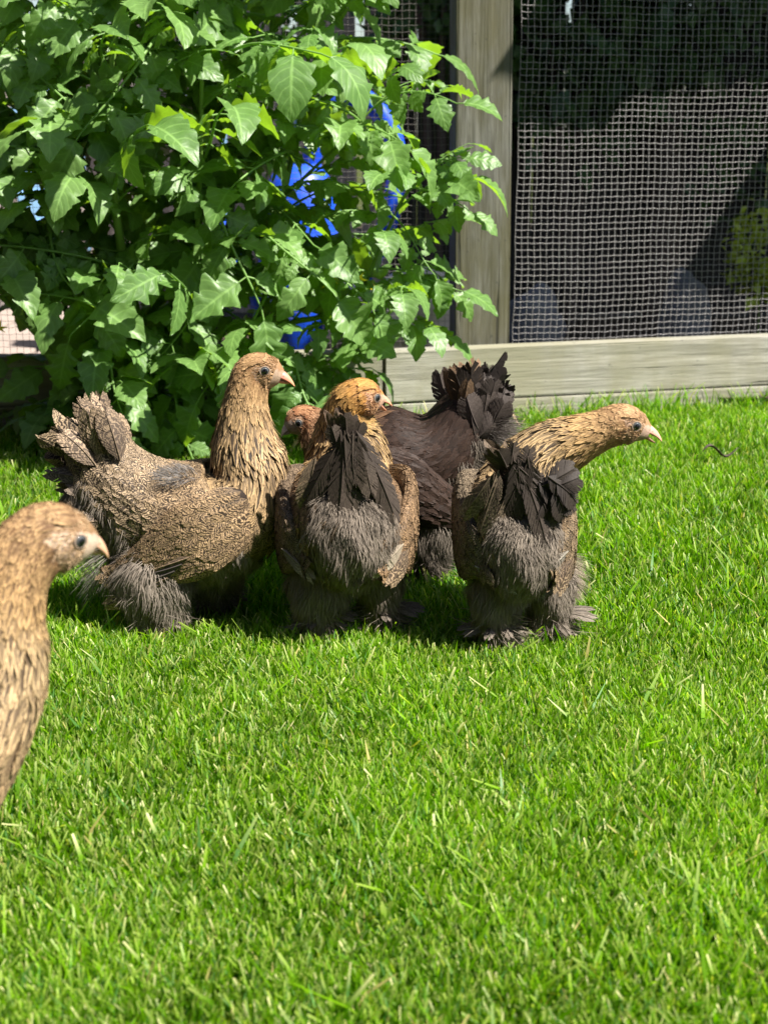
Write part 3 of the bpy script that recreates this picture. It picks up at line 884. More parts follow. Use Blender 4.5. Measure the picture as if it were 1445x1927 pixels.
def conform(L, U, TH, Ln, Wd, lift, light, dark, g, lance=None, jit=0.12):
    """feathers lying on the loft like shingles, each a shaft with barbs either side"""
    n = len(U); m = len(BT)
    p, du, dv, nn = L.frame(U, TH)
    sp = np.linalg.norm(np.gradient(L.C, axis=0), axis=1) / (L.u[1] - L.u[0])
    lu = np.maximum(np.linalg.norm(du, axis=-1), 0.75 * L.at(sp, U)); lv = np.maximum(np.linalg.norm(dv, axis=-1), 1e-3)
    la = np.zeros(n) if lance is None else lance
    jb = np.repeat(1 + g.normal(0, .07, (n, m // 4)), 4, 1)      # uneven barb ends
    te = BT[None] + np.abs(BA)[None] * np.repeat(g.normal(0, .025, (n, m // 4)), 4, 1)
    s = Ln[:, None] * te
    w = Wd[:, None] * prof_at(BT, la) * BA[None] * jb + s * g.normal(0, jit, n)[:, None]
    P = L.S((U[:, None] - s / lu[:, None]).ravel(), (TH[:, None] + w / lv[:, None]).ravel()).reshape(n, m, 3)
    lf = (lift + .07 * la) * g.uniform(0.6, 1.5, n)
    hgt = 0.0012 + lf[:, None] * Ln[:, None] * BT[None] ** 1.3 + (1 - BA ** 2)[None] * (Wd * .12)[:, None] + np.abs(BA)[None] * g.normal(0, .0004, (n, m))
    P = P + nn[:, None] * hgt[..., None]
    uv = np.tile(np.stack([BA, BT], -1), (n, 1))
    li = np.repeat(light[:, None], m, 1); da = np.repeat(dark[:, None], m, 1)
    Q = np.arange(n * m).reshape(-1, 4)
    return P.reshape(-1, 3), Q, uv, li.reshape(-1, 4), da.reshape(-1, 4)

def strands(P, D, ln, wd, tint, g, sag=0.25, lock=.22, nrm=None):
    n = len(P); D = norm(D)
    q = P * 95.0                                   # locks: neighbouring strands lean together
    D = norm(D + lock * np.stack([np.sin(q[:, 1] * 1.3 + q[:, 2]), np.sin(q[:, 2] * .9 + q[:, 0] * 1.4), .6 * np.sin(q[:, 0] + q[:, 1] * 1.7)], -1))
    sd = norm(np.cross(D, g.normal(size=(n, 3)) if nrm is None else nrm + g.normal(0, .25, (n, 3)))) * wd[:, None] / 2
    l = ln[:, None]; cv = norm(g.normal(size=(n, 3)) * .5 + np.array([0, 0, -1.0])) * sag
    P1 = P + D * l * .5 + cv * l * .18; P2 = P + D * l + cv * l * .6
    V = np.stack([P - sd, P + sd, P1 - sd * .8, P1 + sd * .8, P2], 1).reshape(-1, 3)
    b = np.arange(n)[:, None] * 5
    A = np.repeat(np.concatenate([tint, np.ones((n, 1))], 1), 5, 0)
    return V, np.concatenate([b + np.array([0, 1, 3]), b + np.array([0, 3, 2]), b + np.array([2, 3, 4])]), A

def big_feather(Ln, Wd, curve, light, dark, g, m=46, ragged=0.08):
    """one long feather along +x, face +z: shaft and separate barbs that fray at the edge"""
    t, a = barb_grid(m)
    nb = len(t) // 4
    prof = np.where(t < .6, np.clip(.45 + t * 1.1, 0, 1), np.sqrt(np.clip(1 - ((t - .6) / .42) ** 2, 0, 1)))
    jb = np.repeat(1 - ragged * np.abs(g.normal(0, 1, nb)), 4)
    te = t + np.abs(a) * np.repeat(g.normal(0, .016, nb), 4)
    gap = np.repeat(np.where(g.random(nb) < .06, .55, 1.0), 4)
    X = te * Ln; Y = Wd * prof * a * jb * gap
    z = -.28 * Wd * np.abs(a) ** 1.5 * prof + np.abs(a) * np.repeat(g.normal(0, .03 * Wd, nb), 4)
    th = curve * te
    bend = g.uniform(-.3, .3) * te ** 2 * Ln * .4
    V = np.stack([X * np.cos(th * .5), Y + bend, z - np.sin(th) * X * .5], -1)
    Q = np.arange(len(V)).reshape(-1, 4)
    ts = np.linspace(0, .97, 10)
    sx = ts * Ln; sc = np.stack([sx * np.cos(curve * ts * .5), ts ** 2 * (bend[-2] / max(te[-2] ** 2, 1e-6)), -np.sin(curve * ts) * sx * .5 + .0006], -1)
    sv, sq = tubes(sc, np.linspace(.0011, .0003, 10), 4)
    uv = np.concatenate([np.stack([a, t], -1), np.zeros((len(sv), 2))])
    N_ = len(V) + len(sv)
    return npmesh('feather', np.concatenate([V, sv]), [Q, sq + len(V)], {'light': np.tile(light, (N_, 1)), 'dark': np.tile(dark, (N_, 1))}, uv)

def place(o, p, d, up):
    d = Vector(d).normalized(); y = Vector(up).cross(d).normalized(); z = d.cross(y)
    m = Matrix((d, y, z)).transposed().to_4x4(); m.translation = Vector(p); o.matrix_local = m

def chicken(name, label, loc, spine, zones, wings, legs, tail, fluff, head, seed, fluff_zone=1.0, torso_u=(2, 5.2), belly=-0.45, extra=None):
    g = np.random.default_rng(seed)
    root = tag(empty(name, loc), label, 'chicken', 'young feather footed chickens on the lawn')
    L = Loft(spine, zones)
    # --- body: torso, neck, head and legs grown into one skin
    pieces = [L.solid(90, 32)]
    legL = []
    for lg in legs:
        lo = Loft(lg); legL.append(lo); pieces.append(lo.solid(24, 16))
        foot = np.array(lg[-1][:3]); fd = norm(np.array(head['face'])[None] * np.array([1, 1, 0]))[0]
        sd = np.array([-fd[1], fd[0], 0])
        for a in (-0.6, 0.0, 0.6):
            d = fd * math.cos(a) + sd * math.sin(a)
            V, Q = tubes(np.linspace(foot + [0, 0, .012], foot + d * .045 + [0, 0, .005], 5), np.array([.007, .006, .006, .005, .003]), 8)
            i = np.arange(8)
            pieces.append((V, [Q, np.array([[0, 1, 2], [0, 2, 3], [0, 3, 4], [0, 4, 5], [0, 5, 6], [0, 6, 7]])[:, ::-1], np.array([[32, 33, 34], [32, 34, 35], [32, 35, 36], [32, 36, 37], [32, 37, 38], [32, 38, 39]])]))
    VV = []; FF = []; off = 0
    for V, F in pieces:
        VV.append(V); FF += [f + off for f in F]; off += len(V)
    tmp = npmesh('body', np.concatenate(VV), FF)
    o = link('body', tmp)
    md = o.modifiers.new('r', 'REMESH'); md.mode = 'VOXEL'; md.voxel_size = 0.0032; md.use_smooth_shade = True
    sm = o.modifiers.new('s', 'SMOOTH'); sm.iterations = 3; sm.factor = 0.5
    dg = bpy.context.evaluated_depsgraph_get()
    me = bpy.data.meshes.new_from_object(o.evaluated_get(dg))
    bpy.data.objects.remove(o); bpy.data.meshes.remove(tmp)
    n = len(me.vertices); co = np.empty(n * 3, np.float32); me.vertices.foreach_get('co', co); co = co.reshape(-1, 3)
    # colour the skin by nearest spine station
    st = L.C[::4]; di = ((co[:, None] - st[None]) ** 2).sum(-1).argmin(1)
    cz = L.Z[::4][di]
    tint = cz[:, 3:6] * 0.35 + cz[:, 7:10] * 0.65
    us = L.u[::4][di]
    up0 = ((co - L.at(L.C, us)) * L.at(L.N, us)).sum(-1) / L.at(L.hb, us)
    low = (co[:, 2] < 0.09) | ((us > torso_u[0] - .9) & (us < torso_u[1] - .5) & (up0 < belly + .15))
    tint[low] = np.array(fluff['col']) * 0.8
    H = head['u']                                  # station where the face starts
    hd = (us > H - 0.3)
    Ht = L.at(L.N, us); ce = L.at(L.C, us); up = ((co - ce) * Ht).sum(-1)
    face = hd & (up < head.get('crown', 0.010))
    tint[face] = np.array(head['skin']) * (0.72 + 0.35 * g.random((int(face.sum()), 1)))
    at = me.attributes.new('tint', 'FLOAT_COLOR', 'POINT')
    at.data.foreach_set('color', np.concatenate([tint, np.ones((n, 1))], 1).astype(np.float32).ravel())
    me.name = 'chicken_body'; me.materials.clear()
    body = link('body', me, M['skin'], root)
    # --- plumage: shingled feathers
    acc = [[], [], [], [], []]; off = 0
    def add(res):
        nonlocal off
        for a, r in zip(acc, (res[0], res[1] + off, res[2], res[3], res[4])): a.append(r)
        off += len(res[0])
    U, TH = lattice(L, 0.02, H + 1.2, 0.24, 0.58, g)
    zf = L.at(L.Z, U)
    p_, du_, dv_, nn_ = L.frame(U, TH)
    sn = np.sin(TH)
    keep = np.ones(len(U), bool)
    inb = (U > torso_u[0] - 1.2) & (U < torso_u[1])
    soft = inb & (sn < belly + g.normal(0, .12, len(U)))
    keep &= ~((U > H + 0.05 + g.normal(0, .08, len(U))) & (sn < 0.62))      # bare face
    keep &= ~(U > H + 0.75 + 0.1 * sn)
    # pale ring round the eye stays free
    keep &= ~soft
    U, TH, zf, sn, soft = U[keep], TH[keep], zf[keep].copy(), sn[keep], soft[keep]
    fl0 = np.array(fluff['col'])
    zf[soft, 3:6] = fl0; zf[soft, 7:10] = fl0 * .8; zf[soft, 6] = 0; zf[soft, 10] = 0; zf[soft, 11] = .8; zf[soft, 0] = .026; zf[soft, 1] = .016
    k = len(U); v = g.uniform(0.72, 1.25, (k, 1)); fl = g.random((k, 1))
    v[soft] = g.uniform(.85, 1.1, (int(soft.sum()), 1))
    light = np.concatenate([zf[:, 3:6] * v, zf[:, 6:7]], 1); dark = np.concatenate([zf[:, 7:10] * (0.8 + 0.4 * fl), zf[:, 10:11] * (0.5 + 0.6 * g.random((k, 1)))], 1)
    add(conform(L, U, TH, zf[:, 0] * g.uniform(.8, 1.2, k), zf[:, 1] * .5 * g.uniform(.85, 1.2, k), 0.055, light, dark, g, zf[:, 11]))
    plum = tag(link('plumage', npmesh('plumage', np.concatenate(acc[0]), np.concatenate(acc[1]), {'light': np.concatenate(acc[3]), 'dark': np.concatenate(acc[4])}, np.concatenate(acc[2])), M['feather'], root), kind='stuff')
    # --- wings
    for wg in wings:
        zw = {'w': wg['zone'], 'p': wg.get('zone2', wg['zone'])}
        W = Loft([r[:6] + (r[6], 'p' if q == 0 else 'w') for q, r in enumerate(wg['rows'])], zw)
        V, F = W.solid(30, 18)
        acc = [[], [], [], [], []]; off = 0
        U, TH = lattice(W, 0.02, W.n - 1.03, 0.24, 0.58, g)
        zf = W.at(W.Z, U); k = len(U); v = g.uniform(0.72, 1.25, (k, 1))
        light = np.concatenate([zf[:, 3:6] * v, zf[:, 6:7]], 1); dark = np.concatenate([zf[:, 7:10] * g.uniform(.7, 1.3, (k, 1)), zf[:, 10:11]], 1)
        res = conform(W, U, TH, zf[:, 0] * g.uniform(.8, 1.2, k), zf[:, 1] * .5 * g.uniform(.85, 1.2, k), 0.055, light, dark, g, zf[:, 11])
        nb = len(V); li = np.tile(np.append(np.array(wg['zone'][7:10]), 0), (nb, 1))
        wo = link('wing', npmesh('wing', np.concatenate([V, res[0]]), [F[0], F[1], res[1] + nb], {'light': np.concatenate([li, res[3]]), 'dark': np.concatenate([li, res[4]])}, np.concatenate([np.zeros((nb, 2)), res[2]])), M['feather'], root)
        for (p, d, up, ln, wd, li, da) in wg.get('flight', []):
            fo = link('flight_feather', big_feather(ln, wd, .25, np.array(li), np.array(da), g), M['feather'], wo)
            place(fo, p, d, up)
    fc_ = np.array(fluff['col'])
    # --- tail feathers, each its own
    for (p, d, up, ln, wd, cv, li, da) in tail:
        fo = link('tail_feather', big_feather(ln, wd, cv, np.array(li), np.array(da), g), M['feather'], root)
        place(fo, p, d, up)
    # --- feathers on the feet, splayed over the grass
    for lo, sp_ in zip(legL, fluff.get('feet', [])):
        for (dx, dy, dz, ln) in sp_:
            fo = link('foot_feather', big_feather(ln, .0075, .5, np.append(fc_ * g.uniform(.5, .95), .5), np.append(fc_ * .35, 0), g, 26), M['feather'], root)
            place(fo, lo.C[-1] + np.array([dx * .008, dy * .008, .026 + g.uniform(-.004, .006)]), (dx, dy, dz), (0, -.3, 1))
    # --- fluff
    acc = [[], [], []]; off = 0
    def addf(res):
        nonlocal off
        for a, r in zip(acc, (res[0], res[1] + off, res[2])): a.append(r)
        off += len(res[0])
    fc = np.array(fluff['col'])
    def fluffy(Lf, U, TH, ln, out, colr, wd=0.0007, down=0.35, sag=.25):
        p, du, dv, nn = Lf.frame(U, TH); n = len(U)
        d = norm(-norm(du) * (1 - out) * Lf_dir + nn * out + np.array([0, 0, -down]) + g.normal(0, .16, (n, 3)))
        t = colr * g.uniform(.82, 1.15, (n, 1)) * (1 + .22 * np.sin(p[:, :1] * 70 + p[:, 2:3] * 55))
        addf(strands(p, d, ln * g.uniform(.6, 1.3, n), wd * g.uniform(.7, 1.5, n), t, g, sag))
    Lf_dir = 1.0
    def coat(Lf, U, TH, ln, wd, colr, lean):
        # down lying flat, hanging with gravity, faces turned outwards
        p, du, dv, nn = Lf.frame(U, TH); n = len(U)
        dn = np.array([0, 0, -1.0]) - nn * (nn @ np.array([0, 0, -1.0]))[:, None]
        d = norm(dn + nn * lean + g.normal(0, .16, (n, 3)))
        t = colr * g.uniform(.86, 1.14, (n, 1)) * (1 + .16 * np.sin(p[:, :1] * 90 + p[:, 2:3] * 60 + 3 * np.sin(p[:, 2:3] * 130)))
        addf(strands(p + nn * g.uniform(0, .004, (n, 1)), d, ln * g.uniform(.6, 1.3, n), wd * g.uniform(.6, 1.3, n), t, g, .05, .28, nn))
    nb = int(2.6 * fluff.get('n', 7000))
    U = g.uniform(torso_u[0] - .9, torso_u[1] - .3, nb); TH = 1.5 * np.pi + g.normal(0, .75, nb)
    m = np.sin(TH) < belly + .22
    coat(L, U[m], TH[m], .016, .0011, fc * .92, .12)
    # loose barbs over the whole coat soften it
    U = g.uniform(0, H + .2, fluff.get('coat', 4500)); TH = g.uniform(0, 2 * np.pi, len(U)); zz = L.at(L.Z, U)
    cc = np.where(g.random((len(U), 1)) < .5, zz[:, 3:6], zz[:, 7:10])
    pk = g.random(len(U)) < 1.0
    p, du, dv, nn = L.frame(U, TH)
    addf(strands(p + nn * .002, -norm(du) + nn * .16 + g.normal(0, .14, (len(U), 3)), np.minimum(zz[:, 0], .034) * g.uniform(.3, .65, len(U)), np.full(len(U), .0004), cc * g.uniform(.6, 1.3, (len(U), 1)), g, .15))
    # fine down on the face and chin
    nf = 3200
    U = g.uniform(H - .3, H + 1.35, nf); TH = g.uniform(0, 2 * np.pi, nf); p, du, dv, nn = L.frame(U, TH)
    addf(strands(p, -norm(du) + nn * .15 + g.normal(0, .2, (nf, 3)), g.uniform(.0025, .0055, nf), np.full(nf, .0007), np.array(head['down']) * g.uniform(.6, 1.4, (nf, 1)), g, .1))
    for (c, r, ln, cl, nn_, dr) in fluff.get('tufts', []):
        d = norm(g.normal(size=(nn_, 3))); P = np.array(c) + d * np.array(r) * g.random((nn_, 1)) ** .4
        addf(strands(P, d * .5 + np.array(dr), np.full(nn_, ln) * g.uniform(.5, 1.3, nn_), np.full(nn_, .0005), np.array(cl) * g.uniform(.5, 1.5, (nn_, 1)), g, .3))
    for lo in legL:
        nl = int(1.9 * fluff.get('leg', 3200)); Lf_dir = -1.0
        U = g.uniform(.1, lo.n - 1.02, nl); TH = g.uniform(0, 2 * np.pi, nl)
        coat(lo, U, TH, .018, .0011, fc * 0.88, .18)
        Lf_dir = 1.0
        # foot feathers sweeping out over the grass
        foot = lo.C[-1]; nf = 420
        a = g.uniform(0, 2 * np.pi, nf); d = np.stack([np.cos(a), np.sin(a), g.uniform(-.15, .25, nf)], -1) + np.array(fluff.get('foot', (0, 0, 0)))
        addf(strands(foot + g.normal(0, .009, (nf, 3)) + [0, 0, .018], d, g.uniform(.03, .055, nf), np.full(nf, .0014), fc * g.uniform(.4, 1.3, (nf, 1)), g, .35))
    tag(link('down', npmesh('down', np.concatenate(acc[0]), np.concatenate(acc[1]), {'tint': np.concatenate(acc[2])}), M['down'], root), kind='stuff')
    # --- head furniture, in the frame of the head
    uE = np.array([head['eye_u']]); C0 = L.at(L.C, uE)[0]
    T = np.array(head['face'], float); T /= np.linalg.norm(T)
    upv = np.array(head.get('up', (0, 0, 1.0))); Lt = np.cross(upv, T); Lt /= np.linalg.norm(Lt); N = np.cross(T, Lt)
    w = L.at(L.w, uE)[0]; re = head.get('eye_r', .0062)
    for sd in (-1, 1):
        ax = Lt * sd + T * .28 + N * .05; ax /= np.linalg.norm(ax)
        pc = C0 + Lt * sd * (w - re * .30) + N * head.get('eye_n', .005) + T * head.get('eye_t', 0.0)
        nv = 20
        th = np.linspace(0, np.pi, 13)
        V, Q = lathe([(math.sin(a) if 0 < a < np.pi else .001, math.cos(a)) for a in th], nv)
        eo = link('eye', npmesh('eye', V, Q), M['eye'], root)
        z = Vector(ax); xx = Vector(N).cross(z).normalized(); yy = z.cross(xx)
        m = Matrix((xx, yy, z)).transposed().to_4x4() @ Matrix.Diagonal((re, re, re * .75, 1)); m.translation = Vector(pc)
        eo.matrix_local = m
        a = np.linspace(0, 2 * np.pi, 29)
        ring = np.stack([np.cos(a) * 1.06, np.sin(a) * 1.0, 0 * a + .42], -1)
        V, Q = tubes(ring, .13 + .04 * np.sin(a * 2 + 1), 8)
        link('eyelid', npmesh('eyelid', V, Q), M['lid'], eo)
    # beak: two mandibles
    B0 = L.C[-1] - T * .006; Lb = head.get('beak', .024)
    gape = head.get('gape', 0.0)
    def mandible(nm, up_, ln, hb, wb, hook, ang, c0, c1):
        t = np.linspace(0, 1, 14); k = 12
        cz = -hook * t ** 2.6 * ln
        ww = wb * (1 - t) ** .75 + .0006; hh = hb * (1 - t ** 1.5) ** .8 + .0006
        a = np.linspace(0, np.pi, k) if up_ else np.linspace(np.pi, 2 * np.pi, k)
        V = np.stack([np.repeat((t * ln)[:, None], k, 1), ww[:, None] * np.cos(a)[None], cz[:, None] + hh[:, None] * np.sin(a)[None]], -1)
        ca, sa = math.cos(ang), math.sin(ang)
        X = V[..., 0] * ca - V[..., 2] * sa; Z = V[..., 0] * sa + V[..., 2] * ca
        W = B0 + X[..., None] * T + V[..., 1:2] * Lt + Z[..., None] * N + N * (.0008 if up_ else -.0008)
        i = np.arange(14 * k).reshape(14, k)
        Q = np.concatenate([np.stack([i[:-1, :-1], i[1:, :-1], i[1:, 1:], i[:-1, 1:]], -1).reshape(-1, 4), np.stack([i[:-1, -1], i[1:, -1], i[1:, 0], i[:-1, 0]], -1)])
        tn = np.repeat((np.array(c0)[None] * (1 - t[:, None] ** .8) + np.array(c1)[None] * t[:, None] ** .8)[:, None], k, 1).reshape(-1, 3)
        return link(nm, npmesh(nm, W.reshape(-1, 3), Q, {'tint': np.concatenate([tn, np.ones((len(tn), 1))], 1)}), M['beak'], root)
    bc0, bc1 = head.get('bcol', ((.62, .33, .28), (.66, .45, .28)))
    ub = mandible('upper_beak', True, Lb, .0108, .0088, .20, head.get('ubang', -.10) + gape * .25, bc0, bc1)
    mandible('lower_beak', False, Lb * .80, .0058, .0072, -.05, head.get('ubang', -.10) - .05 - gape, [c * .85 for c in bc0], [c * .9 for c in bc1])
    # nostrils
    for sd in (-1, 1):
        pc = B0 + T * Lb * .30 + Lt * sd * .0058 + N * .0042
        V, Q = lathe([(math.sin(a) if 0 < a < np.pi else .001, math.cos(a)) for a in np.linspace(0, np.pi, 7)], 8)
        V = V * np.array([.0016, .0010, .0010])
        no = link('nostril', npmesh('nostril', V, Q), M['bark'], ub); no.location = pc
    if extra: extra(root, L, g)
    return root

UPZ = (0, 0, 1)
def leg(x, y, top=.125, w=.040, fx=0.0, fy=0.0, wb=.022):
    return [((x - fx) * .7, (y - fy) * .4, top + .015, w * .45, w * .45, w * .45, (1, 0, 0)), (x - fx * .5, (y - fy * .5) * .92, .088, w * 1.0, w, w, (1, 0, 0)), (x - fx * .3, y - fy * .3, .066, w * 1.0, w, w, (1, 0, 0)),
            (x, y, .040, w * .78, w * .8, w * .8, (1, 0, 0)), (x, y, .012, wb, wb, wb, (1, 0, 0))]
def fan(rs, n, base, spread, dirs, ups, ln, wd, cv, light, dark, pen=(.3, .9), hk=0.0):
    """n tail feathers: dirs = list of control directions swept over the fan"""
    out = []
    D = resample(np.array(dirs, float), n); Uv = resample(np.array(ups, float), n)
    for i in range(n):
        p = np.array(base) + (rs.random(3) - .5) * np.array(spread)
        d = D[i] + rs.normal(0, .10, 3); v = rs.uniform(.65, 1.3)
        out.append((p, d, Uv[i] + rs.normal(0, .15, 3), rs.uniform(*ln), rs.uniform(*wd), rs.uniform(*cv),
                    list(np.array(light) * v) + [rs.uniform(*pen)], list(np.array(dark) * rs.uniform(.7, 1.4)) + [hk]))
    return out

def hood(rs, n, c, rx, ry, z0, z1, ln, wd, cv, light, dark, pen, side=None, flare=.35):
    """drooping tail seen from behind: layers of feathers hanging round a rounded hood, top layer last"""
    out = []
    for i in range(n):
        hh = (i + .5) / n; a = rs.uniform(-1.35, 1.35); rr = 1 - .75 * hh ** 2
        p = (c[0] + math.sin(a) * rx * rr, c[1] - math.cos(a) * ry * rr, z0 + (z1 - z0) * hh)
        d = (math.sin(a) * flare + rs.normal(0, .10), -math.cos(a) * flare * .8, -1 + rs.normal(0, .12))
        li, da, pe = (side if side and abs(a) > .85 and hh < .75 else (light, dark, pen))
        v = rs.uniform(.6, 1.35)
        out.append((p, d, (math.sin(a) + rs.normal(0, .15), -math.cos(a), .35), rs.uniform(*ln) * (1.1 - .3 * hh), rs.uniform(*wd), rs.uniform(*cv), list(np.array(li) * v) + [rs.uniform(*pe)], list(np.array(da) * rs.uniform(.7, 1.3)) + [0]))
    return out

# ---- A: profile, facing right
zA = dict(tail=Z(0.0514, 0.0265, (0.339, 0.248, 0.155), .95, (0.0231, 0.0171, 0.0132), 0, .1), rump=Z(0.0402, 0.0243, (0.379, 0.278, 0.176), .95, (0.0275, 0.0198, 0.0154), 0, 0),
          body=Z(0.0358, 0.0221, (0.400, 0.278, 0.161), .95, (0.0275, 0.0193, 0.0143), 0, 0), breast=Z(0.0335, 0.0188, (0.468, 0.313, 0.155), .75, (0.0330, 0.0220, 0.0154), .2, .2),
          neck=Z(0.0414, 0.0077, (.44, .30, .155), .15, (.030, .022, .017), 1.2, .9), nape=Z(0.0240, 0.0061, (.44, .29, .14), 0, (.10, .065, .04), .6, .8),
          head=Z(0.0125, 0.0057, (.40, .25, .12), 0, (.16, .08, .035), .5, .3))
spA = [(-.124, 0, .247, .012, .028, .034, (.4, 0, 1), 'tail'), (-.100, 0, .230, .032, .052, .062, (.4, 0, 1), 'tail'), (-.072, 0, .203, .055, .050, .082, (.3, 0, 1), 'rump'),
       (-.020, 0, .170, .080, .058, .100, (.1, 0, 1), 'rump'), (.040, 0, .155, .090, .072, .095, UPZ, 'body'), (.088, 0, .168, .082, .066, .082, (-.2, 0, 1), 'body'),
       (.110, 0, .205, .062, .050, .052, (-.7, 0, .8), 'breast'), (.106, 0, .245, .046, .042, .046, (-1, 0, .2), 'neck'), (.107, 0, .285, .033, .034, .032, (-1, 0, .05), 'neck'),
       (.110, 0, .318, .025, .027, .025, (-1, 0, .3), 'nape'), (.120, 0, .347, .020, .027, .026, (-.5, 0, 1), 'head'), (.138, 0, .351, .019, .024, .025, (0, 0, 1), 'head'),
       (.151, 0, .347, .013, .016, .017, (.1, 0, 1), 'head'), (.157, 0, .344, .008, .009, .010, (.2, 0, 1), 'head')]
zwA = Z(0.0308, 0.0179, (0.414, 0.279, 0.157), .95, (0.0248, 0.0176, 0.0132), 0, 0)
dkf = ([.10, .085, .075, .25], [.05, .042, .038, 0]); pcf = ([.38, .27, .17, .9], [.05, .036, .028, 0])
def wingA(s):
    fl = []
    if s < 0:
        for q in range(5):
            fl.append(((.040 - q * .010, s * (.113 - q * .002), .128 - q * .010), (-1, s * -.16, -.40 - .03 * q), (0, s, .25), .085 + .003 * q, .0125, *(dkf if q in (1, 2) else pcf)))
    return dict(rows=[(-.062, s * .068, .090, .006, .014, .014, UPZ), (-.010, s * .084, .112, .013, .034, .032, UPZ), (.045, s * .090, .145, .017, .050, .050, UPZ), (.090, s * .080, .178, .013, .040, .045, UPZ), (.112, s * .064, .195, .006, .016, .016, UPZ)], zone=zwA, flight=fl)
rs = np.random.default_rng(31)
tailA = fan(rs, 16, (-.072, -.01, .235), (.04, .08, .03), [(-.10, -.1, 1), (-.40, -.1, 1), (-.8, -.1, .7)], [(.3, -1, .3), (.2, -1, .5), (.1, -1, .6)], (.058, .085), (.013, .019), (-.2, .6), (.36, .26, .17), (.045, .033, .026), (.8, 1))
tailA += fan(rs, 12, (-.090, 0, .195), (.03, .07, .03), [(-1, 0, .62), (-1, 0, .30), (-1, 0, .0), (-.8, 0, -.4)], [(.2, -.5, .6), (.1, -.8, .6), (.1, -.8, .8)], (.050, .076), (.011, .016), (-.2, .8), (.22, .17, .125), (.036, .028, .023), (.5, .95))
tailA += fan(rs, 10, (-.060, -.045, .175), (.07, .02, .04), [(-1, -.3, .2), (-1, -.3, -.25), (-.7, -.4, -.7)], [(0, -1, .4), (0, -1, .4), (0, -1, .3)], (.045, .062), (.012, .017), (.1, .8), (.36, .26, .17), (.045, .033, .026), (.9, 1))
chicken('chicken', 'brown pencilled chicken standing in profile at left, facing right', (-.294, 1.814, 0), spA, zA, [wingA(-1), wingA(1)],
        [leg(-.015, -.055, .125, .052, .01, 0, .03), leg(.055, .035, .12, .040)], tailA,
        dict(col=(.22, .185, .15), n=8000, tufts=[((.020, -.045, .222), (.030, .03, .010), .020, (.19, .175, .165), 700, (-.8, -.3, .35)), ((-.09, -.02, .10), (.03, .05, .04), .03, (.20, .18, .155), 1500, (-.6, 0, -.4))], foot=(.2, 0, 0)),
        dict(u=10.25, eye_u=10.85, eye_n=.006, face=(.96, -.05, -.22), skin=(.40, .29, .20), down=(.42, .27, .14), bcol=((.54, .18, .155), (.54, .25, .13)), beak=.026), 41)

# ---- B: seen from behind, head turned right, beak open
zB = dict(tail=Z(0.0470, 0.0188, (0.128, 0.086, 0.057), .5, (0.0132, 0.0099, 0.0077), .3, .4), rump=Z(0.0402, 0.0198, (0.186, 0.124, 0.076), .8, (0.0165, 0.0121, 0.0094), 0, .2),
          body=Z(0.0335, 0.0198, (0.348, 0.216, 0.117), .95, (0.0209, 0.0143, 0.0110), 0, 0), breast=Z(0.0335, 0.0166, (0.487, 0.313, 0.142), .7, (0.0275, 0.0193, 0.0138), .3, .3),
          neck=Z(0.0414, 0.0081, (.44, .29, .135), .1, (.04, .028, .02), 1.1, .9), nape=Z(0.0260, 0.0070, (.52, .33, .12), 0, (.16, .09, .04), .5, .8),
          head=Z(0.0125, 0.0057, (.50, .26, .07), 0, (.24, .11, .035), .4, .3))
spB = [(.004, -.066, .272, .012, .010, .010, (0, 1, .2), 'tail'), (.008, -.066, .258, .024, .016, .014, (0, 1, .2), 'tail'), (.014, -.060, .228, .038, .026, .022, (0, .9, .4), 'tail'),
       (.008, -.042, .184, .072, .046, .092, (0, .5, 1), 'rump'), (.002, .015, .162, .082, .066, .088, UPZ, 'body'), (-.002, .075, .165, .078, .066, .085, (0, -.1, 1), 'body'),
       (.002, .115, .200, .060, .050, .052, (0, -.6, 1), 'breast'), (.002, .120, .243, .047, .043, .043, (0, -1, .3), 'neck'), (.003, .110, .277, .035, .034, .032, (-.3, -.8, .5), 'neck'),
       (.009, .098, .300, .026, .028, .025, (-.5, -.4, .8), 'nape'), (.021, .095, .307, .021, .026, .024, (-.2, -.1, 1), 'head'), (.033, .101, .305, .0195, .023, .024, UPZ, 'head'),
       (.0445, .108, .301, .013, .015, .016, UPZ, 'head'), (.0495, .111, .298, .008, .008, .009, UPZ, 'head')]
zwB = Z(0.0298, 0.0168, (0.347, 0.220, 0.120), .92, (0.0220, 0.0154, 0.0116), 0, 0)
zwBl = Z(0.0298, 0.0168, (0.207, 0.148, 0.095), .92, (0.0165, 0.0116, 0.0094), 0, 0)  # left wing painted darker, as the side away from the sun
pale = ([.52, .44, .33, .45], [.16, .125, .095, 0])
def wingB(s, sc=1.0, zone=zwB, w=.098, dx=0.0, fl=None):
    return dict(rows=[(dx + s * .060 * sc, -.074, .126, .004, .014, .016, UPZ), (dx + s * .080 * sc, -.048, .140, .009, .042, .046, UPZ), (dx + s * w, .015, .157, .010, .052, .058, UPZ), (dx + s * (w - .008), .070, .180, .012, .038, .042, UPZ), (dx + s * (w - .035), .105, .196, .006, .014, .014, UPZ)], zone=zone, flight=fl or [])
flB = [((.078, -.078, .150), (-.62, -.45, -.62), (.3, -1, .2), .060, .0125, *pale), ((.084, -.070, .140), (-.35, -.45, -.85), (.5, -1, .2), .055, .013, *pcf)]
flBl = [((-.080, -.068, .140), (.70, -.45, -.42), (-.2, -1, .5), .060, .010, [.30, .24, .18, .5], [.05, .04, .03, 0])]
rs = np.random.default_rng(32)
dk1 = (.075, .056, .044); dk2 = (.022, .017, .014)
brn = ((.20, .135, .08), (.028, .021, .016), (.6, .95))
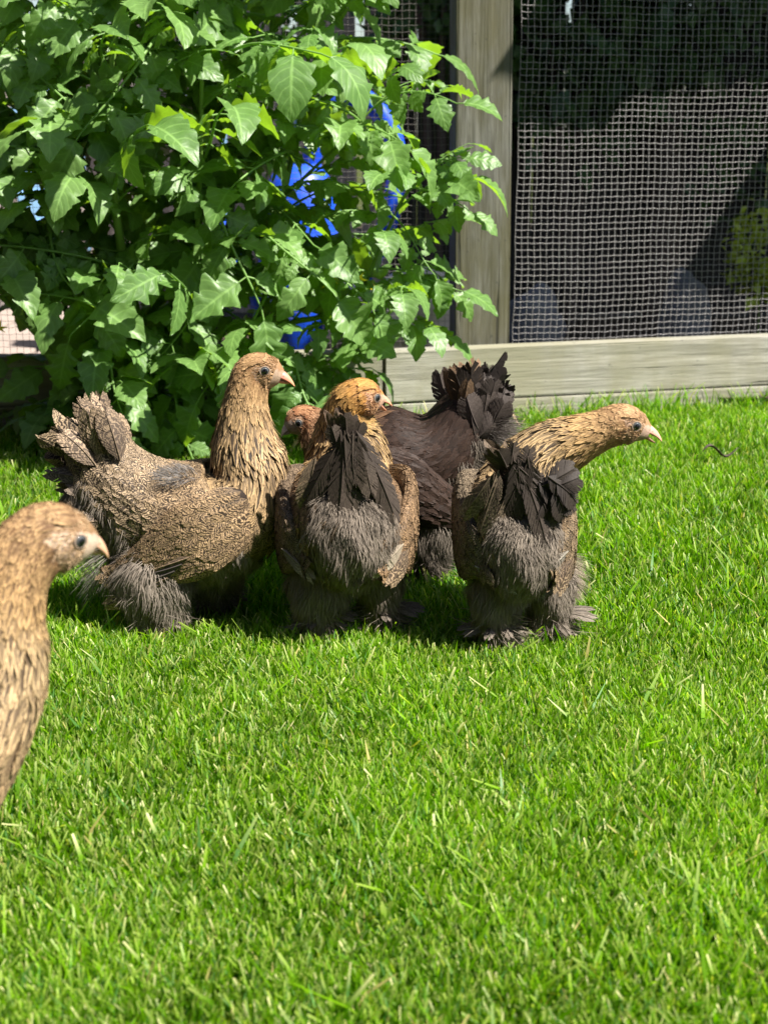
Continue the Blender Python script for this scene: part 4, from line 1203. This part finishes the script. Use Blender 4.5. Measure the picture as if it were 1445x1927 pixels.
tailB = hood(rs, 14, (.010, -.060), .050, .030, .180, .225, (.060, .085), (.013, .018), (.2, .8), (.05, .038, .03), (.018, .014, .011), (.1, .5), brn)
tailB += fan(rs, 11, (.008, -.088, .296), (.020, .008, .016), [(-.36, -.08, -1), (-.16, -.12, -1), (.05, -.14, -1), (.26, -.12, -1), (.50, -.08, -1)], [(-.7, -1, .1), (-.3, -1, .1), (0, -1, .1), (.3, -1, .1), (.7, -1, .1)], (.110, .145), (.015, .021), (.1, .35), (.060, .045, .035), (.020, .015, .012), (.1, .5))
tailB += fan(rs, 8, (.008, -.094, .292), (.030, .008, .020), [(-.30, -.12, -1), (0, -.16, -1), (.42, -.12, -1)], [(-.6, -1, .1), (0, -1, .1), (.6, -1, .1)], (.065, .095), (.014, .019), (.1, .5), (.075, .057, .043), (.022, .017, .014), (.1, .5))
tailB += fan(rs, 5, (.002, -.082, .285), (.030, .01, .02), [(-.4, -.1, 1), (0, -.12, 1), (.4, -.1, 1)], [(-.3, -1, 0), (0, -1, 0), (.3, -1, 0)], (.022, .036), (.010, .014), (-.3, .3), (.060, .045, .035), (.020, .015, .012), (.1, .5))
tailB += fan(rs, 6, (.012, -.080, .255), (.10, .01, .03), [(-.5, -.1, -1), (-.4, -.1, -1), (.6, -.1, -1)], [(-.8, -1, .2), (0, -1, .2), (.8, -1, .2)], (.070, .095), (.013, .017), (.1, .5), (.20, .145, .095), (.028, .021, .016), (.6, .95))
chicken('chicken', 'chicken seen from behind in the middle, golden head turned right with open beak', (-.053, 1.769, 0), spB, zB, [wingB(-1, .92, zwBl, .083, 0, flBl), wingB(1, .95, zwB, .083, .004, flB)],
        [leg(-.034, -.030, .112, .038, 0, 0, .026), leg(.046, -.004, .112, .030, 0, 0, .020)], tailB,
        dict(col=(.20, .165, .132), n=9000, leg=4200, feet=[[(.9, -.3, .05, .045), (.7, -.7, 0, .04), (1, 0, .1, .045), (-.2, -1, 0, .04), (-.8, -.5, 0, .04)], [(1, -.1, .15, .055), (.9, .3, .1, .06), (1, -.5, .05, .05), (.3, -1, 0, .04), (1, .1, .3, .05)]], foot=(.5, -.3, 0)),
        dict(u=10.2, eye_u=10.95, eye_n=.004, face=(.80, .50, -.22), skin=(.50, .32, .22), down=(.5, .3, .16), bcol=((.56, .24, .18), (.60, .28, .16)), beak=.025, gape=.42, eye_r=.0058), 42, belly=-.68)

# ---- C: seen from behind at right, neck stretched right, beak open
zC = dict(tail=Z(0.0447, 0.0188, (0.116, 0.081, 0.051), .5, (0.0121, 0.0088, 0.0072), .3, .4), rump=Z(0.0380, 0.0198, (0.255, 0.173, 0.099), .9, (0.0154, 0.0110, 0.0088), 0, .2),
          body=Z(0.0324, 0.0198, (0.383, 0.265, 0.155), .95, (0.0176, 0.0127, 0.0105), 0, 0), breast=Z(0.0358, 0.0143, (0.487, 0.335, 0.170), .5, (0.0248, 0.0182, 0.0143), .6, .5),
          neck=Z(0.0414, 0.0072, (.50, .35, .18), .1, (.030, .022, .017), 1.2, .9), nape=Z(0.0240, 0.0061, (.50, .32, .14), 0, (.14, .085, .045), .6, .8),
          head=Z(0.0125, 0.0057, (.44, .28, .14), 0, (.20, .10, .045), .5, .3))
spC = [(-.030, -.060, .246, .012, .010, .010, (0, 1, .2), 'tail'), (-.022, -.062, .234, .022, .014, .014, (0, 1, .2), 'tail'), (-.012, -.058, .205, .036, .026, .022, (0, .9, .4), 'tail'),
       (-.014, -.040, .174, .062, .046, .088, (0, .5, 1), 'rump'), (-.016, .012, .154, .068, .066, .084, UPZ, 'body'), (-.012, .058, .165, .064, .062, .072, (-.1, -.2, 1), 'body'),
       (.004, .082, .202, .055, .048, .050, (-.5, -.5, .8), 'breast'), (.032, .082, .236, .040, .039, .042, (-.6, -.2, .8), 'neck'), (.066, .074, .255, .031, .033, .032, (-.35, 0, 1), 'neck'),
       (.100, .066, .272, .024, .026, .025, (-.25, 0, 1), 'nape'), (.126, .060, .283, .021, .026, .026, (-.1, 0, 1), 'head'), (.146, .060, .280, .019, .023, .024, (.1, 0, 1), 'head'),
       (.160, .060, .274, .013, .015, .015, (.2, 0, 1), 'head'), (.1665, .060, .271, .008, .009, .009, (.2, 0, 1), 'head')]
zwC = Z(0.0288, 0.0168, (0.321, 0.228, 0.133), .95, (0.0165, 0.0121, 0.0099), 0, 0)
zwCl = Z(0.0288, 0.0168, (0.234, 0.179, 0.118), .95, (0.0121, 0.0088, 0.0077), 0, 0)  # shade put into the left wing's colour, sun being at right
wh = ([.62, .56, .46, .75], [.05, .042, .036, 0])
flC = [((.044, -.082, .150), (-.65, -.35, -.62), (.3, -1, .2), .058, .0095, *wh), ((.052, -.076, .138), (-.45, -.40, -.80), (.4, -1, .2), .052, .012, *pcf)]
flCl = [((-.074, -.078, .128), (.85, -.35, -.30), (-.1, -1, .5), .062, .0095, [.42, .38, .33, .8], [.035, .030, .027, 0])]
rs = np.random.default_rng(33)
tailC = hood(rs, 12, (-.012, -.060), .046, .030, .172, .220, (.050, .075), (.012, .018), (.3, 1.0), (.05, .038, .03), (.016, .012, .010), (.1, .6), brn)
tailC += fan(rs, 11, (-.018, -.084, .268), (.024, .008, .016), [(-.45, -.10, -1), (-.15, -.14, -1), (.2, -.16, -1), (.6, -.12, -1), (.9, -.1, -.7)], [(-.7, -1, .1), (-.3, -1, .1), (.2, -1, .1), (.5, -1, .1)], (.080, .110), (.014, .020), (.2, .7), (.055, .042, .033), (.016, .012, .010), (.1, .5))
tailC += fan(rs, 11, (.010, -.090, .232), (.03, .012, .04), [(.5, -.15, .5), (1, -.15, -.1), (.9, -.2, -.7), (.5, -.2, -1)], [(.3, -1, .4), (.5, -1, .4), (.5, -1, .4)], (.038, .058), (.014, .019), (.6, 1.5), (.045, .035, .028), (.013, .010, .009), (0, .4))
tailC += fan(rs, 4, (-.026, -.080, .258), (.025, .01, .02), [(-.3, -.1, 1), (.1, -.12, 1)], [(-.3, -1, 0), (.3, -1, 0)], (.024, .040), (.009, .013), (-.3, .3), (.055, .042, .033), (.016, .012, .010), (.1, .5))
tailC += fan(rs, 6, (-.045, -.080, .240), (.04, .01, .03), [(-.5, -.1, -1), (-.2, -.1, -1)], [(-.8, -1, .2), (-.2, -1, .2)], (.055, .080), (.012, .016), (.1, .5), (.24, .18, .12), (.028, .021, .016), (.6, .95))
chicken('chicken', 'chicken seen from behind at right, neck stretched right and beak open', (.19, 1.743, 0), spC, zC, [wingB(-1, .78, zwCl, .068, -.018, flCl), wingB(1, .74, zwC, .064, -.012, flC)],
        [leg(-.042, -.035, .108, .032, 0, 0, .022), leg(.030, -.012, .108, .031, 0, 0, .020)], tailC,
        dict(col=(.21, .175, .14), n=8000, leg=4200, feet=[[(-.8, -.6, 0, .045), (-.2, -1, 0, .045), (.4, -1, 0, .04), (-1, -.1, .05, .045)], [(1, -.1, .1, .06), (.95, .2, .15, .062), (1, -.4, .05, .055), (.5, -.9, 0, .045), (1, .05, .25, .05)]], tufts=[((.062, .02, .085), (.012, .03, .03), .022, (.30, .25, .19), 900, (.5, -.2, -.4))], foot=(.5, -.3, 0)),
        dict(u=10.2, eye_u=10.9, eye_n=.0045, face=(.96, 0, -.27), skin=(.44, .31, .23), down=(.45, .3, .17), bcol=((.52, .27, .22), (.54, .29, .20)), beak=.027, gape=.30, ubang=-.14), 43, belly=-.68)

# ---- D: dark one behind, facing left
zD = dict(tail=Z(0.0470, 0.0221, (0.035, 0.028, 0.024), .4, (0.0192, 0.0144, 0.0128), 0, .2), rump=Z(0.0425, 0.0210, (0.042, 0.024, 0.017), .5, (0.0096, 0.0072, 0.0064), .2, .4),
          body=Z(0.0380, 0.0221, (0.035, 0.019, 0.013), .6, (0.0096, 0.0072, 0.0064), 0, .1), breast=Z(0.0358, 0.0177, (.08, .045, .03), .5, (.03, .02, .016), .3, .3),
          neck=Z(0.0391, 0.0081, (.16, .085, .045), .1, (.04, .025, .018), .8, .9), nape=Z(0.0220, 0.0061, (.32, .19, .10), 0, (.12, .06, .03), .5, .7),
          head=Z(0.0112, 0.0056, (.34, .18, .09), 0, (.20, .07, .03), .4, .3))
spD = [(.100, 0, .300, .010, .012, .012, (-.8, 0, .5), 'tail'), (.088, 0, .285, .035, .034, .040, (-.8, 0, .6), 'tail'), (.062, 0, .243, .052, .044, .055, (-.6, 0, .8), 'rump'),
       (.020, 0, .195, .075, .056, .085, (-.3, 0, 1), 'rump'), (-.040, 0, .176, .086, .080, .092, UPZ, 'body'), (-.100, 0, .180, .078, .068, .080, UPZ, 'body'),
       (-.134, 0, .196, .056, .048, .050, (.3, 0, 1), 'breast'), (-.152, 0, .210, .039, .037, .037, (.4, 0, 1), 'neck'), (-.165, 0, .223, .029, .030, .029, (.4, 0, 1), 'neck'),
       (-.174, 0, .233, .023, .026, .024, (.3, 0, 1), 'nape'), (-.186, 0, .238, .0205, .023, .023, (.1, 0, 1), 'head'), (-.197, -.002, .235, .018, .020, .021, (-.1, 0, 1), 'head'),
       (-.205, -.004, .229, .012, .013, .015, (-.2, 0, 1), 'head'), (-.209, -.005, .225, .0075, .008, .009, (-.2, 0, 1), 'head')]
zwD = Z(0.0358, 0.0210, (0.042, 0.024, 0.017), .5, (0.0096, 0.0072, 0.0064), 0, .1)
def wingD(s): return dict(rows=[(.060, s * .064, .105, .006, .014, .014, UPZ), (.010, s * .082, .130, .013, .036, .034, UPZ), (-.045, s * .088, .160, .016, .050, .050, UPZ), (-.090, s * .078, .188, .013, .038, .042, UPZ), (-.112, s * .060, .200, .006, .014, .014, UPZ)], zone=zwD)
rs = np.random.default_rng(34)
gD1 = (.062, .049, .042); gD2 = (.020, .016, .014)
tailD = fan(rs, 20, (.066, -.01, .248), (.045, .07, .03), [(-.50, -.1, 1), (-.2, -.1, 1), (.1, -.1, 1), (.4, -.1, .9), (.6, -.1, .6)], [(-.3, -1, .1), (-.1, -1, .1), (0, -1, .2), (.2, -1, .3)], (.056, .080), (.016, .023), (-.5, .9), gD1, gD2, (0, .4))
tailD += fan(rs, 16, (.074, -.045, .245), (.045, .02, .05), [(-.4, -.3, 1), (.1, -.3, 1), (.5, -.3, .8), (.7, -.3, .3)], [(-.2, -1, 0), (0, -1, .2), (.2, -1, .2), (.2, -1, .4)], (.042, .066), (.014, .021), (.4, 1.6), gD1, gD2, (0, .4))
tailD += fan(rs, 5, (.062, -.03, .262), (.03, .04, .03), [(-.4, -.2, 1), (.1, -.2, 1), (.3, -.2, 1)], [(-.3, -1, 0), (0, -1, .2), (.2, -1, .4)], (.050, .075), (.010, .014), (-.2, .6), (.22, .14, .08), (.03, .02, .016), (.3, .8))
chicken('chicken', 'dark brown chicken behind the others, facing left with fluffy raised tail', (.063, 2.03, 0), spD, zD, [wingD(-1), wingD(1)],
        [leg(.005, -.035, .12, .046), leg(-.045, .035, .12, .040)], tailD,
        dict(col=(.15, .125, .10), n=7000, leg=3600, tufts=[((.108, -.02, .225), (.024, .045, .035), .030, (.15, .13, .115), 2200, (.6, -.3, -.1)), ((.075, -.03, .150), (.035, .04, .05), .030, (.16, .13, .105), 2200, (.5, -.4, -.4))], foot=(.4, -.4, 0)),
        dict(u=9.9, eye_u=10.55, eye_n=.003, face=(-.86, -.14, -.46), skin=(.40, .30, .23), down=(.40, .24, .14), bcol=((.46, .36, .33), (.48, .38, .32)), beak=.020, eye_r=.0056, crown=.012), 44)

# ---- E: near, at the left edge, out of focus
zE = dict(tail=Z(0.0514, 0.0265, (.34, .25, .165), .9, (.042, .031, .024), 0, .1), rump=Z(0.0402, 0.0243, (.38, .28, .185), .9, (.050, .036, .028), 0, 0),
          body=Z(0.0358, 0.0221, (.42, .30, .18), .9, (.070, .050, .036), 0, 0), breast=Z(0.0358, 0.0177, (.48, .33, .18), .9, (.07, .046, .03), .6, .3),
          neck=Z(0.0330, 0.0065, (.50, .36, .195), .1, (.075, .050, .032), 1.3, .9), nape=Z(0.0220, 0.0053, (.48, .31, .14), 0, (.11, .065, .035), 1.1, .8),
          head=Z(0.0120, 0.0050, (.42, .27, .13), 0, (.10, .05, .025), 1.0, .4))
fE = (-.60, -.75)
spE = [(-.150, -.215, .252, .012, .028, .034, UPZ, 'tail'), (-.118, -.182, .235, .030, .050, .060, UPZ, 'tail'), (-.080, -.148, .200, .052, .055, .080, UPZ, 'rump'),
       (-.045, -.112, .168, .076, .060, .095, UPZ, 'rump'), (-.030, -.090, .155, .084, .070, .085, UPZ, 'body'), (.016, -.050, .170, .074, .064, .076, (-.1, -.1, 1), 'body'),
       (.060, -.020, .214, .056, .050, .052, (-.6, -.6, .7), 'breast'), (.078, -.008, .252, .044, .042, .043, (-.64, -.77, .2), 'neck'), (.086, -.004, .290, .036, .037, .035, (-.64, -.77, .1), 'neck'),
       (.099, .002, .325, .029, .031, .029, (-.6, -.7, .4), 'nape'), (.122, .010, .350, .0225, .029, .028, (-.3, -.3, 1), 'head'), (.140, .022, .348, .0205, .025, .027, UPZ, 'head'),
       (.153, .033, .341, .0135, .016, .017, (.1, .1, 1), 'head'), (.158, .037, .337, .008, .009, .010, (.2, .1, 1), 'head')]
def wingE(s):
    def q(a, b, z, w, h1, h2): return (-.01 + a * .64 - s * b * .77, -.075 + a * .77 + s * b * .64, z, w, h1, h2, UPZ)
    return dict(rows=[q(-.10, .066, .09, .006, .014, .014), q(-.05, .082, .115, .013, .034, .034), q(.0, .088, .15, .016, .048, .048), q(.045, .078, .18, .012, .038, .04), q(.07, .06, .195, .006, .014, .014)], zone=zwA)
rs = np.random.default_rng(35)
tailE = fan(rs, 12, (-.085, -.155, .215), (.04, .04, .03), [(-.4, -.5, 1), (-.6, -.75, .6), (-.7, -.8, .1)], [(.4, .5, .5), (.2, .2, 1), (.1, .1, 1)], (.06, .09), (.012, .017), (-.2, .6), (.36, .26, .17), (.045, .033, .026), (.7, 1))
chicken('chicken', 'blurred golden brown chicken close to the camera at the left edge', (-.40, 1.05, 0), spE, zE, [wingE(-1), wingE(1)],
        [leg(-.035, -.08, .12, .042), leg(.02, -.115, .12, .042)], tailE, dict(col=(.22, .185, .15), n=5000),
        dict(u=10.15, eye_u=10.95, eye_n=.004, eye_t=.003, face=(.74, .52, -.42), skin=(.52, .40, .30), down=(.5, .36, .22), bcol=((.44, .27, .20), (.50, .30, .17)), beak=.024, eye_r=.0056), 45)

curled_leaf('dead_leaf', (.640, 2.690, .030), .078, .007, R(8), 'curled dark dead leaf lying on the lawn at right', M['bark'])
curled_leaf('dead_leaf', (.275, 2.995, .030), .040, .008, R(-20), 'small tan dead leaf by the edging behind the right chicken', M['twig'])
